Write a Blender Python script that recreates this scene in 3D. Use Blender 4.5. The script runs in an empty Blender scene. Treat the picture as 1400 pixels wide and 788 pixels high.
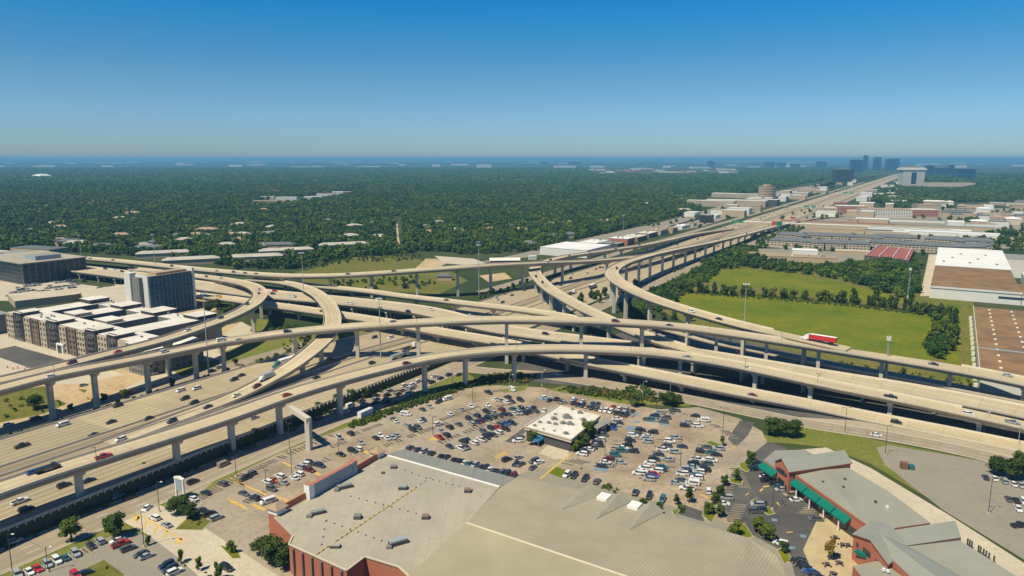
import bpy, bmesh, math, random
import numpy as np
from mathutils import Vector, Matrix, noise
R=math.radians
C=bpy.context.scene.collection
S=bpy.context.scene
rnd=random.Random(7)

EXPO=0.38; SKYSAT=1.35; SKYSTR=0.09; SKYTINT=(1,1,1,1); SUNSTR=4.35; SUNCOL=(1.0,0.90,0.65)
SKYRAMP=((0.0,(.46,.62,.98)),(.0165,(.44,.63,1.0)),(.101,(.42,.62,.78)),(.2,(.13,.68,.88)),(.4,(.22,.55,.75)))
HAZECOL=(0.25,0.62,0.95); HAZED=0.9e-4
# ---------------------------------------------------------------- camera, sky, sun, exposure
F_PX=1000.0; PITCH=math.atan(177/1000.0); CAM_H=120.0
SUN_EL=R(58); SUN_DIR_H=R(42)       # shadows fall towards this heading (from +X)
cam_d=bpy.data.cameras.new('camera'); cam=bpy.data.objects.new('camera',cam_d); C.objects.link(cam)
cam.location=(0,0,CAM_H); cam.rotation_euler=(R(90)-PITCH,0,0)
cam_d.sensor_width=36; cam_d.lens=36*F_PX/1400; cam_d.clip_start=1; cam_d.clip_end=200000
S.camera=cam
S.view_settings.view_transform='Standard'; S.view_settings.look='None'; S.view_settings.gamma=1
S.view_settings.exposure=EXPO
S.cycles.max_bounces=5; S.cycles.diffuse_bounces=2; S.cycles.glossy_bounces=2; S.cycles.transmission_bounces=2; S.cycles.volume_bounces=0
S.cycles.use_denoising=True
w=bpy.data.worlds.new('World'); S.world=w; w.use_nodes=True
nt=w.node_tree; nt.nodes.clear()
sky=nt.nodes.new('ShaderNodeTexSky'); sky.sky_type='NISHITA'; sky.sun_disc=False
sky.sun_elevation=SUN_EL
# sun is at heading opposite to the shadows; rotation measured clockwise from +Y
sx,sy=-math.cos(SUN_DIR_H),-math.sin(SUN_DIR_H)
sky.sun_rotation=math.atan2(sx,sy)
sky.air_density=1.0; sky.dust_density=0.3; sky.ozone_density=3.0; sky.altitude=0
hs=nt.nodes.new('ShaderNodeHueSaturation'); hs.inputs['Saturation'].default_value=SKYSAT; hs.inputs['Value'].default_value=1.0
bg=nt.nodes.new('ShaderNodeBackground'); bg.inputs['Strength'].default_value=SKYSTR
ow=nt.nodes.new('ShaderNodeOutputWorld')
gm=nt.nodes.new('ShaderNodeMix'); gm.data_type='RGBA'; gm.blend_type='MULTIPLY'; gm.inputs[0].default_value=1.0; gm.inputs[7].default_value=SKYTINT
# horizon haze and deep blue zenith of the clear afternoon: filter on the sky by elevation
tc=nt.nodes.new('ShaderNodeTexCoord'); sx_=nt.nodes.new('ShaderNodeSeparateXYZ'); nt.links.new(tc.outputs['Generated'],sx_.inputs[0])
cr=nt.nodes.new('ShaderNodeValToRGB'); nt.links.new(sx_.outputs[2],cr.inputs[0]); el=cr.color_ramp.elements
while len(el)<len(SKYRAMP): el.new(0.5)
for i_,(p_,c_) in enumerate(SKYRAMP): el[i_].position=p_; el[i_].color=(*c_,1)
nt.links.new(cr.outputs[0],gm.inputs[7])
nt.links.new(sky.outputs[0],hs.inputs['Color']); nt.links.new(hs.outputs[0],gm.inputs[6]); nt.links.new(gm.outputs[2],bg.inputs[0]); nt.links.new(bg.outputs[0],ow.inputs[0])
sd=bpy.data.lights.new('sun','SUN'); so=bpy.data.objects.new('sun',sd); C.objects.link(so)
sd.energy=SUNSTR; sd.angle=R(0.53); sd.color=SUNCOL
dv=Vector((-sx*math.cos(SUN_EL),-sy*math.cos(SUN_EL),-math.sin(SUN_EL)))
so.rotation_euler=dv.to_track_quat('-Z','Y').to_euler(); so.location=(0,0,400)

# ---------------------------------------------------------------- helpers: camera rays to world points, frames
def G(px,py,z=0.0):
    u=(px-700)/F_PX; v=(py-394)/F_PX
    d=(CAM_H-z)/(v*math.cos(PITCH)+math.sin(PITCH))
    return Vector((u*d, d*(math.cos(PITCH)-v*math.sin(PITCH)), z))
def PR(p):
    h=CAM_H-p[2]; d=p[1]*math.cos(PITCH)+h*math.sin(PITCH)
    return (700+1000*p[0]/d, 394+1000*(h*math.cos(PITCH)-p[1]*math.sin(PITCH))/d)
FA=R(59.7); FU=Vector((math.cos(FA),math.sin(FA),0)); FN=Vector((math.sin(FA),-math.cos(FA),0)); FO=Vector((-198.2,315.1,0))
def SN(s,n,z=0.0): return FO+FU*s+FN*n+Vector((0,0,z))
def main_z(s):
    t=min(1,max(0,(s-125)/140)); t=t*t*(3-2*t)
    return 4.5*(1-t)+0.4*t

# ---------------------------------------------------------------- materials
MATS={}
def nodes(name):
    m=bpy.data.materials.new(name); m.use_nodes=True; t=m.node_tree
    b=t.nodes['Principled BSDF']; MATS[name]=m; return m,t,b
def N(t,typ,**k):
    n=t.nodes.new(typ)
    for a,v in k.items(): setattr(n,a,v)
    return n
def math_(t,op,a,b=None,c=None):
    n=N(t,'ShaderNodeMath',operation=op)
    for i,x in enumerate((a,b,c)):
        if x is None: continue
        if isinstance(x,(int,float)): n.inputs[i].default_value=x
        else: t.links.new(x,n.inputs[i])
    return n.outputs[0]
def mixc(t,f,a,b,blend='MIX'):
    n=N(t,'ShaderNodeMix',data_type='RGBA',blend_type=blend)
    for i,x in ((0,f),(6,a),(7,b)):
        if isinstance(x,(int,float)): n.inputs[i].default_value=x
        elif isinstance(x,tuple): n.inputs[i].default_value=(x[0],x[1],x[2],1)
        else: t.links.new(x,n.inputs[i])
    return n.outputs[2]
def pos(t): return N(t,'ShaderNodeNewGeometry').outputs['Position']
def noise_(t,vec,scale,detail=4,rough=0.6):
    n=N(t,'ShaderNodeTexNoise'); n.inputs['Scale'].default_value=scale; n.inputs['Detail'].default_value=detail; n.inputs['Roughness'].default_value=rough
    if vec is not None: t.links.new(vec,n.inputs['Vector'])
    return n.outputs[0]
def ramp(t,f,stops):
    n=N(t,'ShaderNodeValToRGB'); e=n.color_ramp.elements
    while len(e)<len(stops): e.new(0.5)
    for i,(p,c) in enumerate(stops):
        e[i].position=p; e[i].color=(c[0],c[1],c[2],1) if isinstance(c,tuple) else (c,c,c,1)
    t.links.new(f,n.inputs[0]); return n.outputs[0]
def mat(name,col,rough=0.8,var=0.12,scale=0.08,metal=0,spec=0.3,col2=None,scale2=None):
    """plain worn surface: base colour varied by two noises in world space"""
    m,t,b=nodes(name)
    b.inputs['Roughness'].default_value=rough; b.inputs['Metallic'].default_value=metal
    b.inputs['Specular IOR Level'].default_value=spec
    if var==0: b.inputs['Base Color'].default_value=(*col,1); return m
    p=pos(t)
    f1=noise_(t,p,scale,6,0.65); f2=noise_(t,p,scale2 or scale*9,3)
    d=tuple(max(0,c*(1-var*1.6)) for c in col); l=tuple(min(1,c*(1+var)) for c in col)
    c=mixc(t,ramp(t,f1,[(0.3,0.0),(0.7,1.0)]),d,col2 or l)
    c=mixc(t,ramp(t,f2,[(0.3,0.0),(0.75,1.0)]),c,l if not col2 else col); 
    c2=mixc(t,0.5,c,c)
    t.links.new(c,b.inputs['Base Color']); return m
def road_mat(name,col,lines,dashes,wear=0.10,grooves=None,edge_y=True,spec=0.2,grain=0.05):
    """UV.x = metres across from the centreline, UV.y = metres along"""
    m,t,b=nodes(name); b.inputs['Roughness'].default_value=0.85; b.inputs['Specular IOR Level'].default_value=spec
    uv=N(t,'ShaderNodeUVMap').outputs[0]; sp=N(t,'ShaderNodeSeparateXYZ'); t.links.new(uv,sp.inputs[0]); u=sp.outputs[0]; v=sp.outputs[1]
    p=pos(t)
    f=noise_(t,p,0.03,6,0.7)
    c=mixc(t,ramp(t,f,[(0.3,0.0),(0.7,1.0)]),tuple(x*0.86 for x in col),tuple(x*1.1 for x in col))
    # stretched streaks along the lanes
    mp=N(t,'ShaderNodeCombineXYZ'); t.links.new(math_(t,'MULTIPLY',u,1.3),mp.inputs[0]); t.links.new(math_(t,'MULTIPLY',v,0.012),mp.inputs[1])
    st=noise_(t,mp.outputs[0],1.0,3,0.6)
    c=mixc(t,math_(t,'MULTIPLY',ramp(t,st,[(0.42,0.0),(0.72,1.0)]),wear*3),c,tuple(x*0.55 for x in col))
    # slab panels: each 14 m pour differs a little
    fl=math_(t,'FLOOR',math_(t,'DIVIDE',v,14.0)); wn=N(t,'ShaderNodeTexWhiteNoise',noise_dimensions='2D')
    fu=math_(t,'FLOOR',math_(t,'DIVIDE',u,7.3)); cb=N(t,'ShaderNodeCombineXYZ'); t.links.new(fl,cb.inputs[0]); t.links.new(fu,cb.inputs[1]); t.links.new(cb.outputs[0],wn.inputs[0])
    c=mixc(t,math_(t,'MULTIPLY',wn.outputs[0],0.24),c,tuple(x*0.5 for x in col))
    jt=math_(t,'LESS_THAN',math_(t,'MODULO',v,14.0),0.4)
    c=mixc(t,math_(t,'MULTIPLY',jt,0.35),c,tuple(x*0.4 for x in col))
    au=u
    def at(x0,wd):
        return math_(t,'LESS_THAN',math_(t,'ABSOLUTE',math_(t,'SUBTRACT',u,x0)),wd)
    if grooves:
        for g0,g1 in grooves:
            g=math_(t,'LESS_THAN',math_(t,'ABSOLUTE',math_(t,'SUBTRACT',u,(g0+g1)/2)),(g1-g0)/2)
            c=mixc(t,math_(t,'MULTIPLY',g,0.45),c,(0.13,0.11,0.085))
    for x0 in lines:
        c=mixc(t,math_(t,'MULTIPLY',at(x0,0.11),0.5),c,(0.75,0.72,0.62))
    dm=math_(t,'LESS_THAN',math_(t,'MODULO',v,12.0),3.6)
    for x0 in dashes:
        c=mixc(t,math_(t,'MULTIPLY',math_(t,'MULTIPLY',at(x0,0.12),dm),0.5),c,(0.8,0.78,0.7))
        c=mixc(t,math_(t,'MULTIPLY',at(x0+1.85,0.75),wear),c,tuple(x*0.45 for x in col))
    t.links.new(c,b.inputs['Base Color']); return m

CON=(0.56,0.46,0.30)
M={}
M['ramp']=road_mat('ramp_concrete',CON,[-4.0,4.0],[0.0],0.20)
M['bw']=road_mat('overpass_concrete',(0.54,0.445,0.30),[-13,13],[-9.3,-5.6,-1.9,1.8,5.5,9.2],0.17)
M['i10']=road_mat('freeway_concrete',(0.45,0.365,0.235),[1.5,29,46.5,49,81,84],[5.2,8.9,12.6,16.3,20.0,23.7,53,56.7,60.4,64.1,67.8,71.5,75.2,78.9],0.15,grooves=[(32.5,37.5)])
M['frontage']=road_mat('frontage_concrete',(0.36,0.295,0.215),[-6.2,6.2],[-2.2,2.0],0.16)
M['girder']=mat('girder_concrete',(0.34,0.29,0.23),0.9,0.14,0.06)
M['barrier']=mat('barrier_concrete',(0.55,0.48,0.37),0.9,0.12,0.15)
M['pier']=mat('pier_concrete',(0.50,0.46,0.38),0.9,0.12,0.2)
M['wallc']=mat('shade_toned_green_wall',(0.06,0.065,0.04),0.9,0.15,0.2)  # concrete wall: its shade is painted into the colour, with some greenery
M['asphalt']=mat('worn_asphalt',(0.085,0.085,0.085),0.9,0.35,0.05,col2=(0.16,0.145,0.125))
M['dirt']=mat('dry_soil',(0.42,0.31,0.18),0.95,0.3,0.05)
M['white']=mat('white_paint',(0.75,0.74,0.70),0.6,0.05,0.3)
M['black']=mat('black_rubber',(0.02,0.02,0.02),0.9,0)
M['glassdark']=mat('dark_window_glass',(0.02,0.03,0.04),0.12,0,spec=0.6)
M['steel']=mat('galvanised_steel',(0.38,0.42,0.42),0.5,0.06,0.5,metal=0.3)
M['darksteel']=mat('dark_steel',(0.07,0.065,0.06),0.6,0.1,0.5)
M['lamp_white']=mat('lamp_housing',(0.8,0.82,0.8),0.5,0)
def canopy_mat(name,a,b_,rn=0.5):
    m,t,b=nodes(name); b.inputs['Roughness'].default_value=0.75; b.inputs['Specular IOR Level'].default_value=0.15
    oi=N(t,'ShaderNodeObjectInfo'); p=pos(t)
    f=noise_(t,p,0.9,3,0.7); g=noise_(t,p,0.006,3)
    c=mixc(t,math_(t,'POWER',oi.outputs['Random'],1.6),a,b_)
    c=mixc(t,ramp(t,f,[(0.3,0.0),(0.75,1.0)]),mixc(t,1.0,c,(0.62,0.66,0.6),'MULTIPLY'),mixc(t,1.0,c,(1.35,1.3,1.15),'MULTIPLY'))
    c=mixc(t,ramp(t,g,[(0.38,0.0),(0.62,0.8)]),c,mixc(t,1.0,c,(1.7,1.4,1.0),'MULTIPLY'))
    t.links.new(c,b.inputs['Base Color'])
    b.inputs['Subsurface Weight'].default_value=0.0
    return m
M['leaf']=canopy_mat('tree_foliage',(0.036,0.075,0.016),(0.085,0.125,0.022))
M['leaf_dark']=canopy_mat('oak_foliage',(0.030,0.062,0.014),(0.055,0.088,0.018))
M['leaf_lime']=canopy_mat('young_foliage',(0.07,0.12,0.02),(0.11,0.14,0.025))
M['leaf_yel']=canopy_mat('dry_foliage',(0.14,0.12,0.03),(0.12,0.08,0.04))
M['forest']=canopy_mat('forest_foliage',(0.020,0.068,0.014),(0.095,0.150,0.018))
M['bark']=mat('bark',(0.10,0.075,0.05),0.95,0.2,1.0)
def grass_mat(name,a,b_,c_,s=0.02):
    m,t,b=nodes(name); b.inputs['Roughness'].default_value=0.95; b.inputs['Specular IOR Level'].default_value=0.1
    p=pos(t); f=noise_(t,p,s,8,0.7); g=noise_(t,p,s*12,4,0.7)
    c=mixc(t,ramp(t,f,[(0.36,0.0),(0.60,1.0)]),a,b_); c=mixc(t,ramp(t,g,[(0.44,0.0),(0.70,0.9)]),c,c_)
    t.links.new(c,b.inputs['Base Color']); return m
M['grass']=grass_mat('verge_grass',(0.13,0.16,0.025),(0.20,0.19,0.05),(0.10,0.12,0.02),0.05)
M['field']=grass_mat('bright_meadow_grass',(0.080,0.140,0.004),(0.175,0.19,0.010),(0.11,0.10,0.02),0.02)
M['olive']=grass_mat('olive_scrub_grass',(0.12,0.135,0.02),(0.19,0.16,0.045),(0.06,0.085,0.015),0.03)
M['gravel']=grass_mat('pale_gravel',(0.55,0.48,0.36),(0.48,0.42,0.32),(0.40,0.34,0.25),0.05)

# ---------------------------------------------------------------- mesh building
REG=[]   # (object, descriptor, zone) -> labels finished at the end
class MB:
    def __init__(s): s.v=[];s.f=[];s.m=[];s.uv=[];s.mats=[]
    def mi(s,m):
        if m not in s.mats: s.mats.append(m)
        return s.mats.index(m)
    def face(s,pts,m,uv=None):
        i=len(s.v); s.v+= [tuple(p) for p in pts]; s.f.append(tuple(range(i,i+len(pts)))); s.m.append(s.mi(m)); s.uv.append(uv)
    def hull(s,bot,top,m,mtop=None,mbot=None):
        """prism between two matching rings (counter-clockwise seen from above)"""
        n=len(bot); i=len(s.v); s.v+=[tuple(p) for p in bot]+[tuple(p) for p in top]
        k=s.mi(m)
        for a in range(n):
            b=(a+1)%n; s.f.append((i+a,i+b,i+n+b,i+n+a)); s.m.append(k); s.uv.append(None)
        s.f.append(tuple(i+n+a for a in range(n))); s.m.append(s.mi(mtop or m)); s.uv.append(None)
        s.f.append(tuple(i+a for a in reversed(range(n)))); s.m.append(s.mi(mbot or m)); s.uv.append(None)
    def box(s,c,size,m,ang=0,mtop=None,taper=1.0):
        """box resting on c.z"""
        hx,hy=size[0]/2,size[1]/2; ca,sa=math.cos(ang),math.sin(ang)
        def rg(k,z): return [(c[0]+ca*x*k-sa*y*k,c[1]+sa*x*k+ca*y*k,z) for x,y in((-hx,-hy),(hx,-hy),(hx,hy),(-hx,hy))]
        s.hull(rg(1,c[2]),rg(taper,c[2]+size[2]),m,mtop)
    def cyl(s,a,b,r0,r1,m,n=8):
        a=Vector(a);b=Vector(b);d=(b-a).normalized(); x=d.orthogonal().normalized(); y=d.cross(x)
        r=[(x*math.cos(2*math.pi*k/n)+y*math.sin(2*math.pi*k/n)) for k in range(n)]
        s.hull([a+q*r0 for q in r],[b+q*r1 for q in r],m)
    def build(s,name,parent=None,world=False,smooth=False):
        me=bpy.data.meshes.new(name)
        vs=s.v
        if world and parent is not None:
            mi=Matrix.Translation(-Vector(parent.location)) if parent.rotation_euler.z==0 else (Matrix.Translation(parent.location)@Matrix.Rotation(parent.rotation_euler.z,4,'Z')).inverted()
            vs=[tuple(mi@Vector(v)) for v in vs]
        me.from_pydata(vs,[],s.f)
        for m in s.mats: me.materials.append(M[m] if isinstance(m,str) else m)
        me.polygons.foreach_set('material_index',s.m)
        if any(u is not None for u in s.uv):
            l=me.uv_layers.new(name='UVMap'); k=0; arr=[]
            for f,u in zip(s.f,s.uv):
                for j in range(len(f)): arr+= list(u[j]) if u else [0,0]
            l.data.foreach_set('uv',arr)
        if smooth: me.polygons.foreach_set('use_smooth',[True]*len(me.polygons))
        me.update(); o=bpy.data.objects.new(name,me); C.objects.link(o)
        if parent is not None: o.parent=parent
        return o
def empty(name,loc,rz=0):
    o=bpy.data.objects.new(name,None); C.objects.link(o); o.location=loc; o.rotation_euler=(0,0,rz); o.empty_display_size=0.5; return o
def tag(o,label=None,cat=None,group=None,kind=None,desc=None,zone=None):
    if label: o['label']=label
    if cat: o['category']=cat
    if group: o['group']=group
    if kind: o['kind']=kind
    if desc: REG.append((o,desc,zone))
    return o
def copy_thing(src,loc=None,rz=None,scale=None):
    r=src.copy(); C.objects.link(r)
    for k_ in ('label','group'):
        if k_ in r: del r[k_]
    if loc is not None: r.location=loc
    if rz is not None: r.rotation_euler=(0,0,rz)
    if scale is not None: r.scale=scale if isinstance(scale,tuple) else (scale,)*3
    for ch in src.children:
        c=ch.copy(); C.objects.link(c); c.parent=r
        for g in ch.children:
            d=g.copy(); C.objects.link(d); d.parent=c
    return r
def sheet(name,px,z,m,label=None,kind='structure'):
    b=MB(); pts=[G(x,y,0) for x,y in px]
    area=sum(pts[i].x*pts[(i+1)%len(pts)].y-pts[(i+1)%len(pts)].x*pts[i].y for i in range(len(pts)))
    if area<0: pts.reverse()
    b.face([(p.x,p.y,z) for p in pts],m)
    o=b.build(name); 
    bm=bmesh.new(); bm.from_mesh(o.data); bmesh.ops.triangulate(bm,faces=bm.faces[:]); bm.to_mesh(o.data); bm.free()
    return tag(o,label,None,None,kind)

# ---------------------------------------------------------------- ribbons (roads, flyovers)
def catmull(pts,step):
    P=[pts[0]*2-pts[1]]+pts+[pts[-1]*2-pts[-2]]; out=[]
    for i in range(1,len(P)-2):
        a,b,c,d=P[i-1],P[i],P[i+1],P[i+2]; n=max(2,int((c-b).length/step*2))
        for k in range(n):
            t=k/n
            out.append(0.5*((2*b)+(c-a)*t+(2*a-5*b+4*c-d)*t*t+(3*b-a-3*c+d)*t**3))
    out.append(P[-2].copy())
    return out
class Path:
    def __init__(s,ctrl,step=4.0,smooth=3):
        pts=[G(*c[:3]) for c in ctrl] if not isinstance(ctrl[0],Vector) else list(ctrl)
        raw=catmull(pts,step)
        # resample evenly, then relax
        d=[0]
        for a,b in zip(raw,raw[1:]): d.append(d[-1]+(b-a).length)
        n=max(3,int(d[-1]/step)); res=[];j=0
        for k in range(n+1):
            t=d[-1]*k/n
            while j<len(d)-2 and d[j+1]<t: j+=1
            q=(t-d[j])/max(1e-6,d[j+1]-d[j]); res.append(raw[j].lerp(raw[j+1],min(1,max(0,q))))
        for _ in range(smooth*4):
            new=[res[0]]+[res[i]*0.5+(res[i-1]+res[i+1])*0.25 for i in range(1,len(res)-1)]+[res[-1]]; res=new
        s.p=res; s.n=len(res)
        s.t=[]; 
        for i in range(s.n):
            q=res[min(i+1,s.n-1)]-res[max(i-1,0)]; q.z=0; s.t.append(q.normalized())
        s.r=[Vector((q.y,-q.x,0)) for q in s.t]     # to the right of travel
        s.d=[0]
        for a,b in zip(res,res[1:]): s.d.append(s.d[-1]+(b-a).length)
        s.im=[PR(q) for q in res]
    def at(s,i,off,dz=0): return s.p[i]+s.r[i]*off+Vector((0,0,dz))
    def near(s,px,py=None):
        if py is None: return min(range(s.n),key=lambda i:abs(s.im[i][0]-px))
        return min(range(s.n),key=lambda i:(s.im[i][0]-px)**2+(s.im[i][1]-py)**2)
def strip(path,offs,m,w=None,i0=0,i1=None,uvs=True,closed=False,b=None):
    """sweep a profile [(offset,dz)] along the path"""
    b=b or MB(); i1=path.n-1 if i1 is None else i1
    for i in range(i0,i1):
        A=[path.at(i,o if not callable(o) else o(i),z) for o,z in offs]; B=[path.at(i+1,o if not callable(o) else o(i+1),z) for o,z in offs]
        for k in range(len(offs)-(0 if closed else 1)):
            k2=(k+1)%len(offs)
            uv=None
            if uvs:
                o0=offs[k][0](i) if callable(offs[k][0]) else offs[k][0]; o1=offs[k2][0](i) if callable(offs[k2][0]) else offs[k2][0]
                uv=[(o0,path.d[i]),(o1,path.d[i]),(o1,path.d[i+1]),(o0,path.d[i+1])]
            b.face([A[k],A[k2],B[k2],B[k]],m,uv)
    return b
def pier_mesh(base,top,ang,kind='single',capw=7.0,cols=1,colw=2.4):
    """pier: column(s) from the ground with a flared cap under the girder"""
    b=MB(); h=top-base[2]
    if cols==1:
        ch=min(2.4,h*0.4)
        b.box((base[0],base[1],base[2]-0.5),(colw,colw*0.8,h-ch+0.5),'pier',ang)
        ca,sa=math.cos(ang),math.sin(ang)
        def rg(hx,hy,z): return [(base[0]+ca*x-sa*y,base[1]+sa*x+ca*y,z) for x,y in((-hx,-hy),(hx,-hy),(hx,hy),(-hx,hy))]
        b.hull(rg(colw/2,colw*0.4,top-ch),rg(capw/2,colw*0.46,top-ch*0.42),'pier')
        b.hull(rg(capw/2,colw*0.46,top-ch*0.42),rg(capw/2,colw*0.46,top),'pier')
    else:
        b.box((base[0],base[1],top-1.5),(capw,1.6,1.5),'pier',ang)
        for k in range(cols):
            o=(k/(cols-1)-0.5)*(capw-2.5)
            p=(base[0]+math.cos(ang)*o,base[1]+math.sin(ang)*o,base[2]-0.5)
            b.cyl(p,(p[0],p[1],top-1.5),0.65,0.65,'pier',10)
    return b
PATHS={}
EXT={'A':(140,160),'B':(140,160),'F':(0,140),'H':(200,160),'G':(200,0),'M':(0,160),'K':(0,160)}   # carried on past the picture's edges
def gz(p):   # ground under a point: the raised freeway bank
    d=p-FO; s=d.dot(FU); n=d.dot(FN)
    return main_z(s) if 0<n<84 and s<265 else 0.0
def flyover(key,ctrl,hw,label,roadm='ramp',piers=None,spacing=None,cols=1,left=(0,1),right=(0,1),thick=2.2,width_fn=None,capf=0.62,name='flyover_ramp',cat='flyover',colw=2.4):
    pts_=[G(*c[:3]) for c in ctrl]; e0,e1=EXT.get(key,(0,0))
    if e0: d_=(pts_[0]-pts_[1]); d_.z=0; pts_.insert(0,pts_[0]+d_.normalized()*e0)
    if e1: d_=(pts_[-1]-pts_[-2]); d_.z=0; pts_.append(pts_[-1]+d_.normalized()*e1)
    P=Path(pts_); PATHS[key]=P
    root=empty(name,(P.p[P.n//2].x,P.p[P.n//2].y,0)); tag(root,label,cat)
    H=(lambda i:hw) if width_fn is None else (lambda i:width_fn(i/(P.n-1)))
    # slab and box girder
    b=MB()
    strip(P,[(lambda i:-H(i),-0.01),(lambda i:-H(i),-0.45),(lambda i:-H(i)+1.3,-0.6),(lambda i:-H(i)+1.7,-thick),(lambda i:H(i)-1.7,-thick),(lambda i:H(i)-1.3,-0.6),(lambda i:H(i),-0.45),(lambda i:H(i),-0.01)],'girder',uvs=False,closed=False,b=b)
    for i in (0,P.n-1):
        b.face([P.at(i,-H(i),-0.02),P.at(i,H(i),-0.02),P.at(i,H(i)-1.7,-thick),P.at(i,-H(i)+1.7,-thick)],'girder')
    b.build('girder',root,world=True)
    strip(P,[(lambda i:-H(i)+0.2,0.0),(lambda i:H(i)-0.2,0.0)],roadm).build('road_surface',root,world=True)
    for sgn,(f0,f1) in ((-1,left),(1,right)):
        i0,i1=int(f0*(P.n-1)),int(f1*(P.n-1))
        if i1-i0<2: continue
        bb=MB(); a=lambda i:sgn*(H(i)); c=lambda i:sgn*(H(i)-0.42)
        strip(P,[(a,-0.3),(a,0.95),(lambda i:sgn*(H(i)-0.2),0.95),(c,0.02)],'barrier',i0=i0,i1=i1,uvs=False,b=bb)
        bb.build('barrier',root,world=True)
    idx=[]
    if piers: idx=[P.near(*(q if isinstance(q,tuple) else (q,))) for q in piers]
    if spacing:
        k=spacing/2
        while k<P.d[-1]:
            i=min(range(P.n),key=lambda j:abs(P.d[j]-k))
            idx.append(i); k+=spacing
    for i in idx:
        p=P.p[i]; g=gz(p)
        if p.z-thick-g<2.0: continue
        ang=math.atan2(P.r[i].y,P.r[i].x)
        pier_mesh((p.x,p.y,g),p.z-thick+0.05,ang,capw=2*H(i)*capf,cols=cols,colw=colw).build('pier',root,world=True)
    return root

# ---------------------------------------------------------------- ground, grass, paving
m,t,b_=nodes('ground_cover'); b_.inputs['Roughness'].default_value=0.95; b_.inputs['Specular IOR Level'].default_value=0.05
p_=pos(t); f_=noise_(t,p_,0.004,9,0.7); g_=noise_(t,p_,0.03,5,0.7)
c_=mixc(t,ramp(t,f_,[(0.4,0.0),(0.62,1.0)]),(0.03,0.055,0.02),(0.075,0.085,0.035))
c_=mixc(t,ramp(t,g_,[(0.60,0.0),(0.8,0.5)]),c_,(0.14,0.12,0.07)); t.links.new(c_,b_.inputs['Base Color']); M['ground']=m
b=MB(); L=62000; b.face([(-L,-2000,0),(L,-2000,0),(L,72000,0),(-L,72000,0)],'ground')
tag(b.build('ground'),'dark green ground of the wide flat plain',None,None,'structure')
def sn_sheet(name,s0,s1,n0,n1,z,m,label):
    b=MB(); b.face([SN(s0,n0,z),SN(s0,n1,z),SN(s1,n1,z),SN(s1,n0,z)],m); return tag(b.build(name),label,None,None,'structure')
sheet('grass_verge',[(-60,800),(-60,560),(60,540),(300,470),(470,440),(620,500),(700,545),(480,600),(300,690),(180,760),(100,800)],0.012,'grass','mown grass beside the freeway frontage road')
sheet('dry_field',[(0,500),(120,490),(330,440),(360,470),(330,520),(150,560),(0,590)],0.02,'dirt','bare soil beside the apartment block')
# construction plaza and roads near the apartments
sheet('plaza',[(-40,430),(10,440),(130,500),(170,512),(120,524),(40,528),(-60,520)],0.026,'gravel','pale concrete plaza left of the apartments')
sheet('parking_lot',[(-20,482),(20,473),(92,493),(85,508),(45,505)],0.032,'asphalt','dark asphalt patch in front of the apartments')
sheet('grass_island',[(-60,548),(60,528),(120,533),(108,545),(60,566),(-60,590)],0.03,'olive','rough grass under the left flyovers')
sheet('bare_soil',[(66,528),(100,528),(120,541),(92,552),(70,545)],0.036,'dirt','orange bare soil by the left flyover pier')
sheet('grass_island',[(238,508),(262,497),(298,492),(302,505),(280,517),(250,516)],0.036,'grass','oval grass island under the flyovers')
sheet('side_street',[(150,540),(230,505),(300,462),(330,440),(345,448),(320,478),(350,480),(330,500),(240,530),(165,552)],0.03,'gravel','pale side street between the hotel and the freeway')
sheet('grass_island',[(352,436),(372,438),(378,458),(372,478),(345,498),(308,500),(308,480),(340,470)],0.034,'grass','grass under the tight ramp curve')
sheet('meadow',[(400,372),(470,365),(555,351),(600,362),(640,384),(600,402),(520,398),(420,388)],0.014,'olive','olive meadow beyond the long flyover')
sheet('meadow',[(480,352),(548,348),(566,366),(470,378),(400,376)],0.018,'olive','olive grass in front of the woods')
sheet('dirt_mound',[(568,367),(582,354),(596,354),(612,360),(596,367)],0.02,'dirt','bare clay slope beside the woods')
sheet('dirt_patch',[(655,377),(690,373),(700,381),(668,386)],0.024,'dirt','bare clay patch behind the flyover piers')
sheet('clearing',[(542,306),(544,306),(545,322),(548,342),(545,342),(542,322)],0.03,'dirt','sandy clearing through the woods')
sheet('parking_lot',[(594,350),(648,354),(664,360),(640,363),(606,360)],0.026,'gravel','pale lot at the edge of the woods')
sheet('meadow',[(905,402),(985,398),(1100,412),(1278,430),(1272,498),(1180,480),(1020,445),(930,428)],0.02,'field','bright green meadow inside the tree line')
sheet('scrub_field',[(880,415),(960,362),(1000,345),(1240,370),(1330,405),(1335,520),(1270,520),(1000,470)],0.012,'olive','olive scrub around the meadow')
sheet('grass_strip',[(960,378),(1000,366),(1080,374),(1210,400),(1240,414),(1180,412),(1060,396),(970,386)],0.024,'field','green strip between two tree lines')
sheet('grass_strip',[(1292,414),(1330,418),(1331,504),(1290,498)],0.028,'field','green strip beside the warehouse path')
sheet('dirt_track',[(1314,416),(1324,417),(1325,500),(1311,498)],0.034,'olive','worn track beside the warehouse')
sheet('side_street',[(1258,405),(1270,348),(1283,348),(1276,405)],0.03,'gravel','grey lane beside the white roofed warehouse')
sheet('grass_verge',[(1000,470),(1100,482),(1240,500),(1440,530),(1440,560),(1230,522),(1080,498),(980,485)],0.022,'olive','grass verge behind the far frontage road')
# under the interchange
sheet('frontage_pavement',[(900,440),(1100,486),(1400,545),(1500,570),(1500,640),(1200,590),(1000,560),(800,530),(730,522),(700,500),(800,470)],0.03,'asphalt','dark pavement in the shade under the overpass')
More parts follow.
